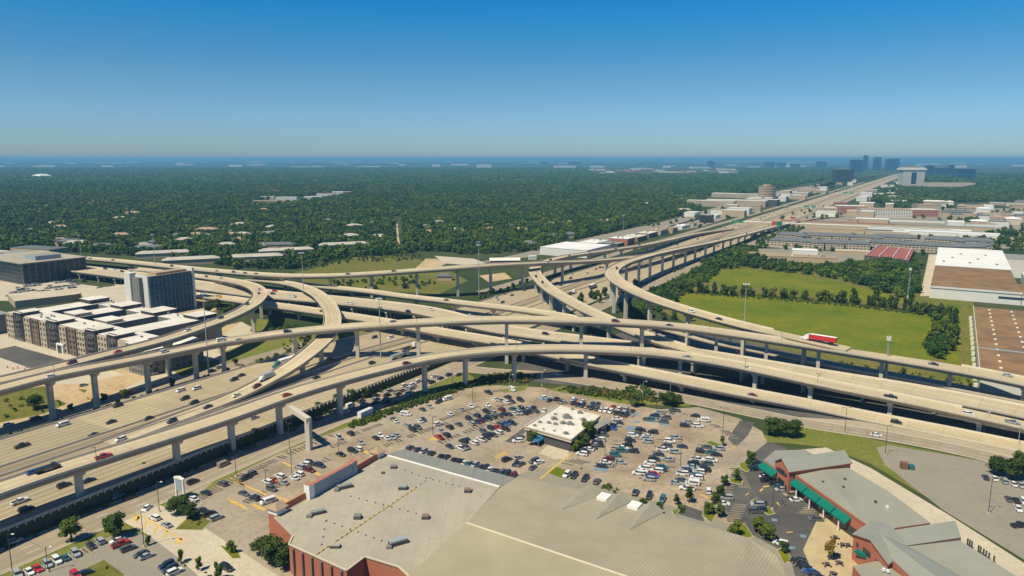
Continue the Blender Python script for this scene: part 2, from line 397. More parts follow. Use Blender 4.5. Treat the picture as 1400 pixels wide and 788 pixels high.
# shopping centre paving
m,t,b_=nodes('lot_concrete'); b_.inputs['Roughness'].default_value=0.9; b_.inputs['Specular IOR Level'].default_value=0.15
p_=pos(t); f_=noise_(t,p_,0.035,8,0.72); g_=noise_(t,p_,0.5,4,0.75); h_=noise_(t,p_,0.012,4,0.5)
c_=mixc(t,ramp(t,f_,[(0.36,0.0),(0.62,1.0)]),(0.21,0.155,0.105),(0.44,0.345,0.235))
c_=mixc(t,ramp(t,h_,[(0.42,0.0),(0.6,0.7)]),c_,(0.34,0.30,0.24))
c_=mixc(t,ramp(t,g_,[(0.50,0.0),(0.74,0.65)]),c_,(0.12,0.10,0.085)); t.links.new(c_,b_.inputs['Base Color']); M['lot']=m
sheet('parking_lot',[(215,702),(300,650),(385,612),(470,577),(520,560),(610,533),(680,527),(742,530),(830,548),(900,560),(955,557),(1010,572),(1042,590),(1052,612),(1040,640),(1110,700),(1180,800),(380,800),(300,780)],0.04,'lot','weathered tan parking lot of the shopping centre')
sheet('parking_lot',[(985,690),(1000,648),(1030,620),(1050,604),(1075,612),(1080,650),(1120,705),(1165,800),(1080,800),(1010,720)],0.05,'asphalt','dark asphalt lot by the awning shops')
sheet('parking_lot',[(995,600),(1012,575),(1032,578),(1022,596),(1006,612)],0.052,'asphalt','dark asphalt drive at the lot corner')
sheet('sidewalk',[(1075,645),(1085,650),(1150,712),(1130,800),(1165,800),(1200,760),(1160,700),(1100,650)],0.06,'gravel','buff paved forecourt by the awning shops')
M['buff']=mat('buff_pavers',(0.42,0.33,0.19),0.9,0.2,0.2)
sheet('forecourt',[(1060,640),(1078,640),(1160,716),(1190,760),(1170,800),(1118,800),(1098,752),(1122,700)],0.064,'buff','buff paved forecourt with picnic tables')
sheet('service_lane',[(1095,615),(1130,612),(1160,626),(1190,640),(1300,706),(1400,770),(1440,800),(1380,800),(1260,730),(1180,680)],0.036,'gravel','bright pale service lane behind the shops')
sheet('grass_bank',[(1040,600),(1052,592),(1105,583),(1150,590),(1198,602),(1352,632),(1440,650),(1440,800),(1400,765),(1300,700),(1190,634),(1130,612),(1075,606),(1048,606)],0.026,'grass','green grass bank between the shops and the road')
M['paleasph']=mat('pale_asphalt',(0.25,0.225,0.175),0.9,0.12,0.06)
sheet('parking_lot',[(1198,612),(1215,609),(1352,632),(1440,648),(1440,790),(1290,698),(1210,636)],0.034,'paleasph','pale empty parking lot at the right edge')
sheet('parking_lot',[(-40,800),(40,775),(128,735),(180,728),(240,742),(300,775),(330,800)],0.04,'paleasph','grey parking lot in the bottom left corner')
sheet('side_street',[(165,712),(215,690),(245,700),(300,735),(400,800),(285,800),(240,760),(200,730)],0.048,'gravel','pale street with yellow hatching by the lot')
sheet('grass_island',[(108,782),(142,766),(170,786),(150,800),(110,800)],0.06,'olive','scrubby planted island in the corner lot')
sheet('grass_verge',[(-40,790),(0,775),(120,735),(170,716),(180,724),(128,742),(40,782),(0,800)],0.052,'grass','strip of grass along the corner lot')
sheet('grass_strip',[(256,690),(300,652),(380,616),(470,580),(535,557),(610,527),(606,534),(525,566),(440,597),(385,618),(330,645)],0.05,'grass','grass strip between the frontage road and the lot')
sheet('grass_island',[(748,533),(770,528),(840,536),(905,550),(955,552),(940,556),(850,552)],0.046,'grass','grass under the shrub bed')
sheet('grass_island',[(678,534),(722,526),(718,534),(690,537)],0.046,'grass','small lawn at the back of the lot')
sheet('lawn',[(750,647),(760,638),(773,643),(768,654)],0.06,'field','bright lawn patch beside the store')
sheet('loading_pad',[(737,620),(752,606),(778,616),(776,628),(757,628)],0.05,'gravel','pale concrete pad beside the white roofed building')
sheet('asphalt_patch',[(690,604),(716,585),(722,588),(700,606)],0.056,'asphalt','dark asphalt patch by the white roofed building')
sheet('asphalt_patch',[(924,702),(934,690),(962,700),(962,714)],0.056,'asphalt','dark asphalt patch near the store entrance')
sheet('sidewalk',[(700,651),(740,640),(1000,716),(1080,760),(1090,800),(1070,800),(1060,768),(1010,735),(830,690)],0.054,'paleasph','walkway along the front of the ribbed roof store')
sheet('parking_lot',[(-60,372),(10,368),(80,385),(135,392),(110,405),(30,412),(-60,410)],0.03,'gravel','pale lot by the glass office')
sheet('side_street',[(262,398),(300,425),(262,440),(215,445),(200,440)],0.022,'dirt','dirt yard behind the hotel')
for px,lab in [([(930,345),(1000,335),(1230,350),(1260,380),(1210,372),(1060,356),(960,362)],'bare ground in front of the grey roofed apartments'),([(1015,322),(1120,285),(1440,285),(1440,340),(1010,340)],'pale yards around the distant business park'),([(640,362),(720,352),(840,330),(960,310),(1080,270),(1150,245),(1215,236),(1190,240),(1060,262),(900,305),(820,322),(720,345)],'pale yards beside the far side of the freeway')]:
    sheet('paved_ground',px,0.01,'paleasph',lab)
sheet('rail_corridor',[(1240,238),(1440,262),(1440,268),(1225,242)],0.02,'gravel','pale road in the far distance')

# ---------------------------------------------------------------- freeway at grade
def sweepz(name,s0,s1,step,offs,m,zf,parent=None,uvs=True):
    b=MB(); s=s0
    while s<s1:
        st=step if s<1500 else 200
        e=min(s1,s+st)
        for (n0,d0),(n1,d1) in zip(offs,offs[1:]):
            uv=[(n0,s),(n1,s),(n1,e),(n0,e)] if uvs else None
            b.face([SN(s,n0,zf(s)+d0),SN(s,n1,zf(s)+d1),SN(e,n1,zf(e)+d1),SN(e,n0,zf(e)+d0)],m,uv)
        s=e
    o=b.build(name,parent,world=False); return o
fw=sweepz('freeway',-260,6500,14,[(0,0),(84,0)],'i10',main_z)
tag(fw,'wide pale concrete freeway running to the horizon',None,None,'structure')
for nm,n in (('median_barrier',30.6),('median_barrier',39.5),('edge_barrier',0.1),('edge_barrier',83.9),('lane_barrier',48.0)):
    e=6500
    o=sweepz(nm,-260,e,14,[(n-0.35,0.0),(n-0.12,0.9),(n+0.12,0.9),(n+0.35,0.0)],'barrier',main_z,fw,uvs=False)
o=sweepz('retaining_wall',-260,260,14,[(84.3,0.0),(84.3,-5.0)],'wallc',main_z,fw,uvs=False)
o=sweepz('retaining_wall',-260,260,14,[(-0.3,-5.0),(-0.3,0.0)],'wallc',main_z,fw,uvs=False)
# rail posts along the top of the wall
b=MB(); s=-200
while s<150:
    q=SN(s,84.55,main_z(s)-0.9); b.box(q+Vector((0,0,.45)),(0.35,0.5,1.1),'barrier',FA); s+=2.6
b.build('rail_posts',fw)
def groad(name,ctrl,hw,z,label,m='frontage',kerb=True):
    P=Path(ctrl); 
    for q in P.p: q.z=z
    o=strip(P,[(-hw,0),(hw,0)],m).build(name); tag(o,label,None,None,'structure')
    if kerb:
        for sg in (-1,1):
            strip(P,[(sg*hw,-0.1),(sg*hw,0.13),(sg*(hw+0.35),0.13),(sg*(hw+0.35),-0.1)],'barrier',uvs=False).build('kerb',o)
    return P
PATHS['front']=groad('frontage_road',[SN(s,94.2) for s in (-260,-120,0,120,260,420,700,1100,1800,3000)],7.6,0.07,'near frontage road beside the freeway')
PATHS['far_front']=groad('frontage_road',[SN(s,-22.5) for s in (-260,-120,0,60,120,170)],5.0,0.07,'far side frontage road beside the freeway')
PATHS['far_front2']=groad('frontage_road',[SN(s,-24) for s in (380,600,900,1500,2500,4000)],6.0,0.07,'far side frontage road beyond the interchange')
PATHS['N']=groad('frontage_road',[(c[0],c[1],0) for c in [(640,505),(690,510),(735,512),(790,520),(850,529),(900,538),(935,545),(1012,561),(1110,581),(1200,594),(1300,613),(1400,636),(1500,660)]],5.6,0.075,'frontage road curving along the near side of the overpass')
PATHS['M2']=groad('frontage_road',[(c[0],c[1],0) for c in [(880,455),(960,472),(1050,489),(1150,509),(1250,526),(1350,546),(1450,566)]],5.5,0.07,'shaded frontage road behind the overpass')
b=MB()
for s in range(-240,170,6):
    pass
M['roadpatch']=mat('worn_road_concrete',(0.36,0.295,0.215),.9,.15,.05)
sheet('frontage_pavement',[(1095,571),(1200,577),(1300,596),(1400,618),(1500,638),(1500,658),(1400,632),(1300,609),(1200,591),(1100,577)],0.05,'roadpatch','pale shoulder between the low ramp and the frontage road')
# ---------------------------------------------------------------- flyovers and overpasses
flyover('K',[(150,392,8),(200,396,8),(262,403,8),(300,407,8),(330,411,8),(362,416,8),(400,421,8.3),(445,427.5,8.6),(475,432,8.8),(525,440,9),(587,451,9),(625,458,9),(675,466,9),(712,474,9),(800,493,8.4),(850,503,7.6),(925,518,6.5),(1025,538,4.8),(1110,554,2.2),(1200,573,0.4),(1300,592,0.25),(1400,613,0.25),(1500,633,0.25)],6.6,'long low ramp descending under both big flyovers to the lower right',spacing=34,cols=1,right=(0,1),left=(0,1),capf=0.7,colw=2.0)
flyover('H',[(-60,352,8),(20,359,8),(100,367,8),(182,377,8.3),(262,389,9),(362,402,9.5),(450,410,9.8),(550,420.5,10),(600,429,10),(662,446,10),(700,453,10),(750,460,10),(800,466,10),(850,472.5,10),(950,484,9.8),(1050,501,9.2),(1150,518,8.8),(1200,525.5,8.4),(1300,543.5,7.8),(1400,563,7.2),(1500,584,6.8)],13.0,'wide multi lane overpass crossing the freeway on rows of columns','bw',spacing=30,cols=5,capf=0.9,width_fn=lambda f:14.0 if f<0.50 else (14.0-(f-0.50)*30 if f<0.645 else 9.6),name='highway_overpass',cat='overpass')
flyover('I',[(380,385,8.5),(425,390.5,8.5),(500,398,8.7),(550,405,9),(600,410.5,9),(650,416.5,9),(700,422,9),(750,429,9.3),(790,436,9.5),(830,446,9.6)],5.2,'narrow ramp beside the far edge of the wide overpass',spacing=36,colw=1.8)
flyover('M',[(900,447,8),(938,457,7),(975,467.5,6),(1050,482,5),(1150,502,4),(1250,518.5,3),(1300,529,2.5),(1400,548,2),(1500,568,2)],4.6,'slim low ramp along the far side of the wide overpass',spacing=40,colw=1.6,thick=1.6)
flyover('E',[(1000,313,2),(950,320,5),(912,328.5,8),(875,336,11),(837,341.5,13),(800,347,15),(775,350.5,16),(752,356,16.5),(737,362,17),(730,369,17),(735,379,17),(750,394,17),(775,409.5,17),(800,423,16.5),(825,434,16),(857,449.5,15.5),(900,465.5,14),(950,480,12.5),(1000,492,11),(1050,501,10),(1120,513,9.3)],5.6,'hairpin ramp looping under the long flyover and down to the right',spacing=38,left=(0,0.93),right=(0,0.93))
flyover('F',[(182,368,8.5),(225,372.5,9.5),(262,377,11),(300,381.5,13),(332,387,15.5),(350,394,17.5),(356,402,19),(352,410,19.8),(342,419,20.2),(325,428,20.5),(302,438.5,20.8),(262,452,21),(225,465,21),(157,482,21.4),(102,496.5,21.6),(50,509,21.8),(0,521,22),(-70,537,22)],5.6,'tight curved ramp sweeping past the hotel tower towards the left',piers=[(262,377),(285,379),(321,385),(356,402),(345,417),(300,439),(225,465)],right=(0,1))
flyover('C',[(340,382,9),(365,384,10),(390,387,11.5),(412,392,13),(432,401,14.5),(447,415,16),(454,430,17),(454,445,17.4),(447,460,17.2),(432,475,16),(412,491,13.5),(390,507,11),(367,519,9),(349,529,7.6),(322,543,6.2),(290,555,5.3),(250,570,4.9),(200,588.5,4.75),(150,606.5,4.75)],5.6,'curved ramp dropping from the overpass onto the freeway',piers=[(412,392),(436,404),(455,436),(440,467),(412,491)],thick=2.0,left=(0,1),right=(0,1))
flyover('G',[(-60,340,8),(0,344.5,8),(85,351,8),(150,356,8.5),(210,362,9),(262,367.5,10.5),(330,373.5,13),(390,377,15.5),(450,377,18),(509,374,21.5),(560,370.5,24),(632,365.5,26),(680,362.5,25.5),(715,361,24),(750,359.5,22),(800,357.5,18.5),(850,353.5,14.5),(900,347.5,10),(950,338,5.5),(1000,323,1.5)],6.6,'long straight flyover passing above the hairpin ramp and meeting the freeway',piers=[(100,352),(180,359),(300,371),(389,377),(452,377),(509,374),(572,370),(627,366),(672,363),(715,361),(768,359),(830,355)])
flyover('D',[(1150,296,0.8),(1100,301,2.5),(1050,312,8),(1015,321.5,11.5),(975,331,15),(925,341,20),(900,346.5,22),(875,353,24),(852,360.5,25.5),(838,369,27),(836,376,27.4),(846,386,27.6),(875,401.5,27),(912,415.5,25.5),(950,427,23.5),(1000,441,21.5),(1050,453,19.5),(1090,461.5,18.2),(1130,471,17),(1160,477.5,16.3)],5.8,'great outer curve climbing over the trees with a red lorry on it',spacing=38,left=(0,0.97),right=(0,0.9))
flyover('B',[(-70,548,22),(0,532,22),(65,514,22),(132,501.5,21.5),(220,484.5,19),(262,476,18.6),(305,467,18.8),(400,454,20.5),(450,449,22),(550,442,25),(625,438.5,26.5),(700,436.5,27),(800,438.5,26.3),(870,442,24.8),(925,446,22.5),(1025,459.5,19),(1125,475,16),(1200,486.5,14.8),(1300,502.5,13.5),(1400,521.5,12),(1500,543,11)],5.7,'highest flyover spanning the whole interchange from left to right',piers=[(65,514),(132,502),(195,489),(269,475),(304,467),(405,454),(487,446),(573,441),(688,437),(791,438),(880,442),(976,452),(1046,462),(1122,475),(1211,488),(1300,502),(1397,521)],width_fn=lambda f:5.7 if f<0.69 else min(7.6,5.7+(f-0.69)*30),left=(0,0.70),right=(0,1))
P=PATHS['B']; bb=MB(); strip(P,[(-7.6,-0.3),(-7.6,0.95),(-7.4,0.95),(-7.18,0.02)],'barrier',i0=int(0.76*P.n),uvs=False,b=bb); 
bo=[o for o in bpy.data.objects if o.name.startswith('flyover_ramp') and o.get('label','').startswith('highest')][0]; bb.build('barrier',bo,world=True)
flyover('A',[(-70,695,16.4),(0,668,16.4),(105,634,16.4),(135,625,16.3),(240,592.5,15.6),(325,565,15.8),(385,542.5,16.6),(462,519.5,17.5),(550,497.5,18.6),(600,487.5,18.6),(675,479,18),(750,476.5,17.2),(800,477,16.6),(875,480,15.2),(925,485.5,13.8),(1000,497.5,12),(1100,518.5,10.5),(1150,529,9.6),(1200,538.5,8.9),(1300,559,7.9),(1400,581,7.1),(1500,602,6.6)],5.7,'long front flyover sweeping over the frontage road and parking lot',piers=[(105,634),(235,594),(316,568),(382,543),(465,519),(576,492),(638,483),(707,478),(805,477),(878,480),(935,486.5),(1030,503.5),(1112,521),(1225,544),(1340,568)],left=(0,0.75),right=(0,1))

# ---------------------------------------------------------------- vehicles
PAINT={'k':('black',(0.018,0.02,0.025)),'n':('dark blue',(0.02,0.035,0.075)),'w':('white',(0.72,0.72,0.70)),'s':('silver',(0.34,0.36,0.37)),'g':('dark grey',(0.09,0.10,0.11)),
 'r':('red',(0.50,0.02,0.025)),'m':('maroon',(0.14,0.015,0.02)),'b':('bright blue',(0.02,0.10,0.40)),'t':('tan',(0.30,0.24,0.15)),'o':('orange',(0.55,0.12,0.03)),'y':('yellow',(0.65,0.38,0.02)),'e':('teal',(0.03,0.14,0.16))}
for k,(nm,c) in PAINT.items():
    m,t,b_=nodes('car_paint_'+nm.replace(' ','_')); b_.inputs['Base Color'].default_value=(*c,1); b_.inputs['Roughness'].default_value=0.35; b_.inputs['Coat Weight'].default_value=0.6; b_.inputs['Coat Roughness'].default_value=0.08; M['paint_'+k]=m
M['tail']=mat('tail_lamp_red',(0.4,0.01,0.01),0.4,0)
M['head']=mat('head_lamp_clear',(0.7,0.7,0.68),0.2,0)
def loft(b,secs,m,cap=True,mside=None):
    """secs: (x, halfwidth_low, halfwidth_high, z_low, z_high)"""
    rings=[[(x,-a,z0),(x,-c,z1),(x,c,z1),(x,a,z0)] for x,a,c,z0,z1 in secs]
    for A,B in zip(rings,rings[1:]):
        b.face([A[0],B[0],B[1],A[1]],mside or m); b.face([A[1],B[1],B[2],A[2]],m); b.face([A[2],B[2],B[3],A[3]],mside or m); b.face([A[3],B[3],B[0],A[0]],m)
    b.face(rings[0][::-1],mside or m); b.face(rings[-1],mside or m)
PROTO={}
def make_vehicle(kind,col,parts=True):
    key=(kind,col,parts)
    if key in PROTO: return PROTO[key]
    p='paint_'+col; body=MB(); win=MB(); wheels=[]; rw=0.34
    if kind=='sedan':
        loft(body,[(-2.35,.78,.70,.35,.72),(-2.2,.90,.84,.24,.90),(-1.2,.92,.86,.20,.95),(0.9,.92,.86,.20,.92),(1.9,.90,.82,.22,.78),(2.35,.74,.66,.30,.60)],p)
        loft(body,[(-1.05,.60,.56,1.36,1.42),(-.6,.66,.62,1.40,1.46),(.25,.66,.62,1.40,1.45),(.45,.60,.56,1.34,1.39)],p)
        loft(win,[(-1.85,.76,.68,.90,.93),(-1.05,.80,.62,.92,1.37),(.42,.80,.62,.90,1.36),(1.2,.76,.66,.88,.90)],'glassdark')
        wx=(-1.4,1.4)
    elif kind=='suv':
        loft(body,[(-2.35,.86,.80,.40,1.0),(-2.25,.95,.88,.30,1.10),(-1.2,.96,.90,.28,1.12),(1.0,.96,.90,.28,1.10),(2.0,.94,.86,.30,.98),(2.4,.80,.74,.36,.75)],p)
        loft(body,[(-2.15,.70,.66,1.66,1.72),(-1.2,.76,.70,1.72,1.80),(.3,.74,.70,1.72,1.78),(.5,.70,.64,1.64,1.70)],p)
        loft(win,[(-2.3,.84,.74,1.06,1.10),(-2.1,.86,.72,1.10,1.67),(.45,.86,.72,1.08,1.66),(1.25,.82,.72,1.06,1.09)],'glassdark')
        wx=(-1.45,1.45); rw=.39
    elif kind=='pickup':
        loft(body,[(-2.9,.92,.90,.45,1.05),(-2.8,.97,.94,.40,1.08),(-.9,.97,.94,.38,1.08),(1.2,.97,.92,.38,1.12),(2.4,.95,.88,.38,1.02),(2.8,.84,.78,.42,.82)],p)
        body.face([(-2.7,-.78,1.085),(-1.0,-.78,1.085),(-1.0,.78,1.085),(-2.7,.78,1.085)],'black')
        loft(body,[(-.75,.70,.66,1.72,1.78),(.55,.70,.66,1.70,1.76)],p)
        loft(win,[(-.95,.88,.74,1.08,1.12),(-.8,.88,.72,1.10,1.73),(.55,.88,.72,1.10,1.71),(1.35,.82,.74,1.08,1.11)],'glassdark')
        wx=(-1.85,1.85); rw=.42
    elif kind=='van':
        loft(body,[(-2.6,.92,.84,.40,1.9),(-2.5,.98,.88,.32,2.0),(1.2,.98,.88,.30,2.0),(1.7,.97,.80,.32,1.55),(2.5,.94,.80,.34,1.05),(2.7,.84,.74,.40,.8)],p)
        loft(win,[(1.15,.90,.80,1.15,1.98),(1.72,.90,.76,1.14,1.57),(2.2,.84,.76,1.12,1.22)],'glassdark')
        for sy in (-1,1): win.face([(-2.2,sy*.965,1.2),(1.0,sy*.965,1.2),(1.0,sy*.925,1.7),(-2.2,sy*.925,1.7)],'glassdark')
        wx=(-1.7,1.7); rw=.40
    if kind in ('sedan','suv','pickup','van'):
        xf=2.3 if kind=='sedan' else 2.35; 
        if kind=='pickup': xf=2.72
        if kind=='van': xf=2.6
        for sy in (-1,1):
            body.box((xf-.03,sy*.62,.60 if kind=='sedan' else .74),(.14,.34,.14),'head'); body.box((-xf+.02 if kind!='pickup' else -2.85,sy*.68,.70 if kind=='sedan' else .82),(.14,.26,.16),'tail')
        if not parts:
            for f,mi_,u in zip(win.f,win.m,win.uv): body.face([win.v[i] for i in f],'glassdark')
            for x in wx: body.box((x,0,0.05),(.6,1.84,.5),'black')
        root=body.build({'sedan':'sedan','suv':'suv','pickup':'pickup_truck','van':'van'}[kind])
        if parts:
            win.build('windows',root)
            wm=MB(); wm.cyl((0,-.11,0),(0,.11,0),rw,rw,'black',12); wm.cyl((0,.105,0),(0,.125,0),rw*.55,rw*.55,'steel',8); wm.cyl((0,-.125,0),(0,-.105,0),rw*.55,rw*.55,'steel',8)
            w0=wm.build('wheel',root); yy=.86 if kind=='sedan' else .90
            w0.location=(wx[0],-yy,rw)
            for x,y in ((wx[0],yy),(wx[1],-yy),(wx[1],yy)):
                w1=w0.copy(); C.objects.link(w1); w1.parent=root; w1.location=(x,y,rw)
    root['_n']=0; PROTO[key]=root; return root
KN={'sedan':('sedan','car'),'suv':('suv','car'),'pickup':('pickup truck','pickup truck'),'van':('van','van')}
DRAWN=[]
def vehicle(kind,col,p,ang,zone,verb,group,far=False):
    pr=make_vehicle(kind,col,not far); n=pr['_n']; pr['_n']=n+1
    if n==0: o=pr; o.location=p; o.rotation_euler=(0,0,ang)
    else: o=copy_thing(pr,p,ang)
    nm={'sedan':'sedan','suv':'suv','pickup':'pickup truck','van':'van'}[kind]
    cat={'sedan':'sedan','suv':'suv','pickup':'pickup truck','van':'van'}[kind]
    tag(o,None,cat,group,None,f'{PAINT[col][0]} {nm}',f'{verb} {zone}'.strip()); DRAWN.append(o); return o
# parked cars: zoomed pixel lists of the photograph turned into places on the paving
def lot(ox,oy,k,zone,head,text,group,defk=None):
    for i,tok in enumerate(text.split()):
        q=tok.split(','); x=float(q[0])/k+ox; y=float(q[1])/k+oy; col=q[2][0]; kind=defk
        opt=q[2][1:]; 
        kind={'u':'suv','p':'pickup','v':'van','c':'sedan'}.get(opt[:1]) if opt else None
        r=rnd.random()
        if kind is None: kind='sedan' if r<0.55 else 'suv'
        if col=='k': col=('k','k','n','g','k','k','n','g','k','e')[int(rnd.random()*10)]
        if col=='s' and rnd.random()<0.2: col='g'
        a=R(float(q[3])) if len(q)>3 else R(head+rnd.uniform(-3,3))
        if rnd.random()<0.5: a+=math.pi
        g=G(x,y+0.9,0.07)
        vehicle(kind,col,g,a,zone,'parked',group)
GA='cars parked in the shopping centre lot'
lot(560,510,7.78,'in the back rows left of the white-roofed building',-52,'135,390,s 215,360,s 310,312,ku,58 400,282,wv,40 840,212,kp 1090,182,wv,-65 900,285,w 955,293,s 1030,315,w 1042,265,n 1085,305,s 1178,292,k 828,343,wc 650,358,wc 548,393,s 430,440,wc 110,515,wc 145,500,k 90,585,k 35,610,k 305,550,wu,40 340,620,s 315,690,rp 395,668,k 425,583,ku 520,550,k',GA)
lot(560,510,7.78,'in the middle double row left of the white-roofed building',-52,'635,495,ku 715,460,ku 660,545,su 715,525,k 757,512,m 790,497,n 840,487,k 820,420,ku 880,425,s 893,470,s 955,455,k 978,395,mu 1003,440,k 1055,440,k 1095,390,k 1108,432,w 1150,395,s 1163,430,s 1195,385,ku 1225,430,ku 1257,382,s 1270,415,k 1308,380,k 1343,410,k',GA)
lot(560,510,7.78,'in the front rows left of the white-roofed building',-48,'1030,540,b 1090,540,k 960,550,ku 930,583,r 1025,603,ku 872,597,k 945,637,w 897,663,k 790,630,ku 845,662,k 815,690,k 765,712,wp 620,720,k 570,733,k 685,750,w',GA)
lot(560,590,7,'between the grey lean-to roof and the white-roofed building',-48,'385,148,k 490,165,wp 540,158,k 930,275,ku,45 1040,255,s,45 1020,315,k,55 1062,320,k,50 1180,350,k,60 1240,300,w,40 1190,288,k,40 1035,95,w,10 1068,60,k,70',GA)
lot(560,590,7,'in the row along the grey lean-to roof',62,'5,165,g 80,178,k 130,200,s 210,220,k 300,243,k 350,253,k 425,278,k 485,293,k 530,306,w 575,318,k 625,330,s 675,347,k 725,362,k 770,370,w 825,385,k 880,408,s 930,412,k 990,432,m',GA)
lot(430,510,7.78,'in the left rows beside the frontage hedge',-52,'972,445,wv,-15 840,500,k 862,515,wc 985,565,s 1045,608,k 695,668,wc 650,695,k 770,698,w 830,690,s 870,665,s 495,745,s 258,688,wp 383,650,ku',GA)
lot(250,600,7,'in the lot left of the blue-grey parapet wall',-32,'100,580,wc 220,523,k 380,438,k 595,385,ku,58 650,350,ku,58 585,530,s 685,575,k 815,608,wv,42 870,400,o 925,365,w 808,420,w 850,487,ku 965,425,s 1065,380,wc 1110,345,wu 1215,305,m 1120,275,s 1170,250,wu 1220,238,k 1313,263,k 1512,155,k 1624,120,k 1673,105,w',GA)
lot(250,600,7,'beside the oak by the white sign frame',52,'160,695,s 255,728,k 325,765,s',GA)
lot(700,530,7.78,'in the back row behind the white-roofed building',62,'355,113,w,25 400,138,k 475,128,ku 515,150,k 552,162,s,25 660,132,w 655,170,ku 703,185,k 755,150,w 750,195,k 800,205,t 852,175,k 850,220,ku 912,180,k 905,230,s 950,240,w 998,250,w 1050,260,w 1072,212,r 1110,275,k 1148,230,wu 1165,287,k 1212,243,s 1213,297,ku 1280,255,k 1120,335,w,-10 340,250,w,80',GA)
lot(700,530,7.78,'in the row along the right side of the white-roofed building',-22,'1135,378,k 1100,405,s 1063,440,b 970,505,ku 935,560,w 905,590,k 880,615,s 848,640,k 815,660,w 772,685,k 745,712,w 920,620,k 1000,415,k',GA)
lot(850,550,7.78,'in the first double row right of the white-roofed building',-14,'200,300,k 170,340,k 120,360,w 330,325,k 270,365,w 275,425,s 248,388,s 90,412,ku 55,465,k 15,490,w 5,523,k 120,528,k',GA)
lot(820,620,7.78,'at the near end of the first double row',-14,'165,20,e 95,68,m 60,100,w 25,142,k 75,132,s 220,102,s',GA)
lot(850,550,7.78,'in the back corner cluster under the lamp',-14,'400,118,s 560,92,kp 350,150,ku 300,187,k 355,192,s 470,170,k 440,212,ku 275,187,k',GA)
lot(850,550,7.78,'in the worn back corner of the lot',-12,'780,147,k 870,198,wv 700,215,s 672,255,ku 812,258,wu',GA)
lot(850,550,7.78,'in the middle double row right of the white-roofed building',-16,'570,383,s 510,420,w 475,468,ku 640,477,n 445,510,wp 570,535,su 390,560,n 485,612,s 345,612,k 300,655,w 430,692,k 240,710,w 370,737,w 185,762,w',GA)
lot(820,620,7.78,'at the near end of the middle double row',-16,'450,192,w 410,218,w 655,177,n 612,192,w 572,222,r 557,250,b 525,282,s',GA)
lot(850,550,7.78,'in the crowded right double row of the big lot',-16,'900,482,k 1030,500,su 845,532,ku 945,545,k 1005,565,k 810,617,wp 955,625,w 760,655,ku 905,662,k 760,692,s 700,722,s 820,722,s 885,712,k 645,768,w 795,748,w',GA)
lot(820,620,7.78,'at the near end of the right double row',-16,'1110,185,k 1050,205,w 885,222,s 920,202,n 1035,235,e 1030,265,wu 860,288,k 810,322,s 985,325,wv 925,380,wp 1155,405,wu,78',GA)
lot(820,620,7.78,'nosed in along the shrubs by the ribbed roof store',68,'380,425,ku 525,462,ku 665,497,ku',GA)
lot(550,500,4,'nosed in near the bright lawn patch',62,'900,600,w 940,606,ku 1000,622,k 1065,638,g',GA)
lot(980,620,7,'in the dark asphalt lot by the awning shops',8,'385,90,k 365,155,ku 465,228,w 475,265,k 560,300,ku 590,325,k 615,350,s 705,405,tu 760,450,w 950,635,s,-6 390,500,s,-4 415,485,k,-4 365,560,su,-2 410,550,k',GA)
lot(980,620,7,'beside the young trees at the lot end',-10,'92,430,s 60,485,w 10,550,wu',GA)
lot(1000,580,3.5,'at the bottom edge beside the picnic forecourt',-32,'320,662,k 345,686,k 380,712,b 410,735,n 235,575,wu',GA)
lot(1000,580,3.5,'under the big oak in the pale right lot',72,'1215,257,n 1257,262,w 1305,275,s 1347,288,w 1385,296,s',GA)
lot(1000,580,3.5,'in the pale lot by the tall lamp',72,'1325,360,k 1362,367,k 1398,375,w 1372,408,w 1378,488,kp,10',GA)
lot(0,640,3.5,'in the upper row of the bottom left lot',-40,'85,515,s 140,500,wc 180,485,r 228,465,s 272,447,w 312,432,k 362,413,s 437,375,k 478,354,su',GA)
lot(0,640,3.5,'between the round oak and the yellow hatching',50,'563,350,w 580,368,rp 615,390,s 675,415,s 703,426,s',GA)
lot(0,640,3.5,'at the bottom of the left lot near the street',50,'797,470,ku 815,488,k 838,502,w 405,507,k 362,518,r,140',GA)
lot(0,640,3.5,'driving on the pale street by the yellow hatching',-34,'1085,482,k 740,242,wu 797,275,s 702,195,wc,85',GA)
for o,d,z in REG:
    pass
REG[:]=[(o,d,z.replace('parked driving','driving') if z else z) for o,d,z in REG]

def on(key,text,zone,group='vehicles on the flyovers',k=1,ox=0,oy=0,far=False):
    P=PATHS[key]
    for tok in text.split():
        q=tok.split(','); x=float(q[0])/k+ox; y=float(q[1])/k+oy; col=q[2][0]; kd={'u':'suv','p':'pickup','v':'van','c':'sedan'}.get(q[2][1:2],'sedan' if rnd.random()<.6 else 'suv')
        i=P.near(x,y); p=P.p[i]; g=G(x,y+0.5,p.z); off=(g-p).dot(P.r[i]); off=max(-3.6,min(3.6,off)) if key not in 'H' else max(-11,min(11,off))
        # keep the spacing in the picture: slide along the road to match x
        loc=P.at(i,off,0.0); tz=P.p[min(i+1,P.n-1)].z-P.p[max(i-1,0)].z
        a=math.atan2(P.t[i].y,P.t[i].x)+(math.pi if off>0 and key in('front',) else 0)
        o=vehicle(kd,col,loc+Vector((0,0,0.01)),a,zone,'driving',group,far)
on('F','157,483,rc 102,496,mu 260,451,w 307,433,k 342,413,ku 354,402,k 355,397,s 261,376,w 280,378,k 302,381,s','on the tight ramp curve by the hotel')
on('B','69,516,w 228,481,wu 305,466,wv 397,454,k 844,440,mu 914,446,n','on the highest flyover')
on('D','841,370,k 947,427,w 984,437,k 1020,320,k 985,327,t','on the great outer curve')
on('B','1280,499,k 1382,513,s','on the highest flyover')
on('A','135,628,rp 46,646,b 386,543,rc 554,499,m 940,490,sp 1021,505,wc 1214,543,kp 1332,571,wu 1380,578,sp','on the front flyover')
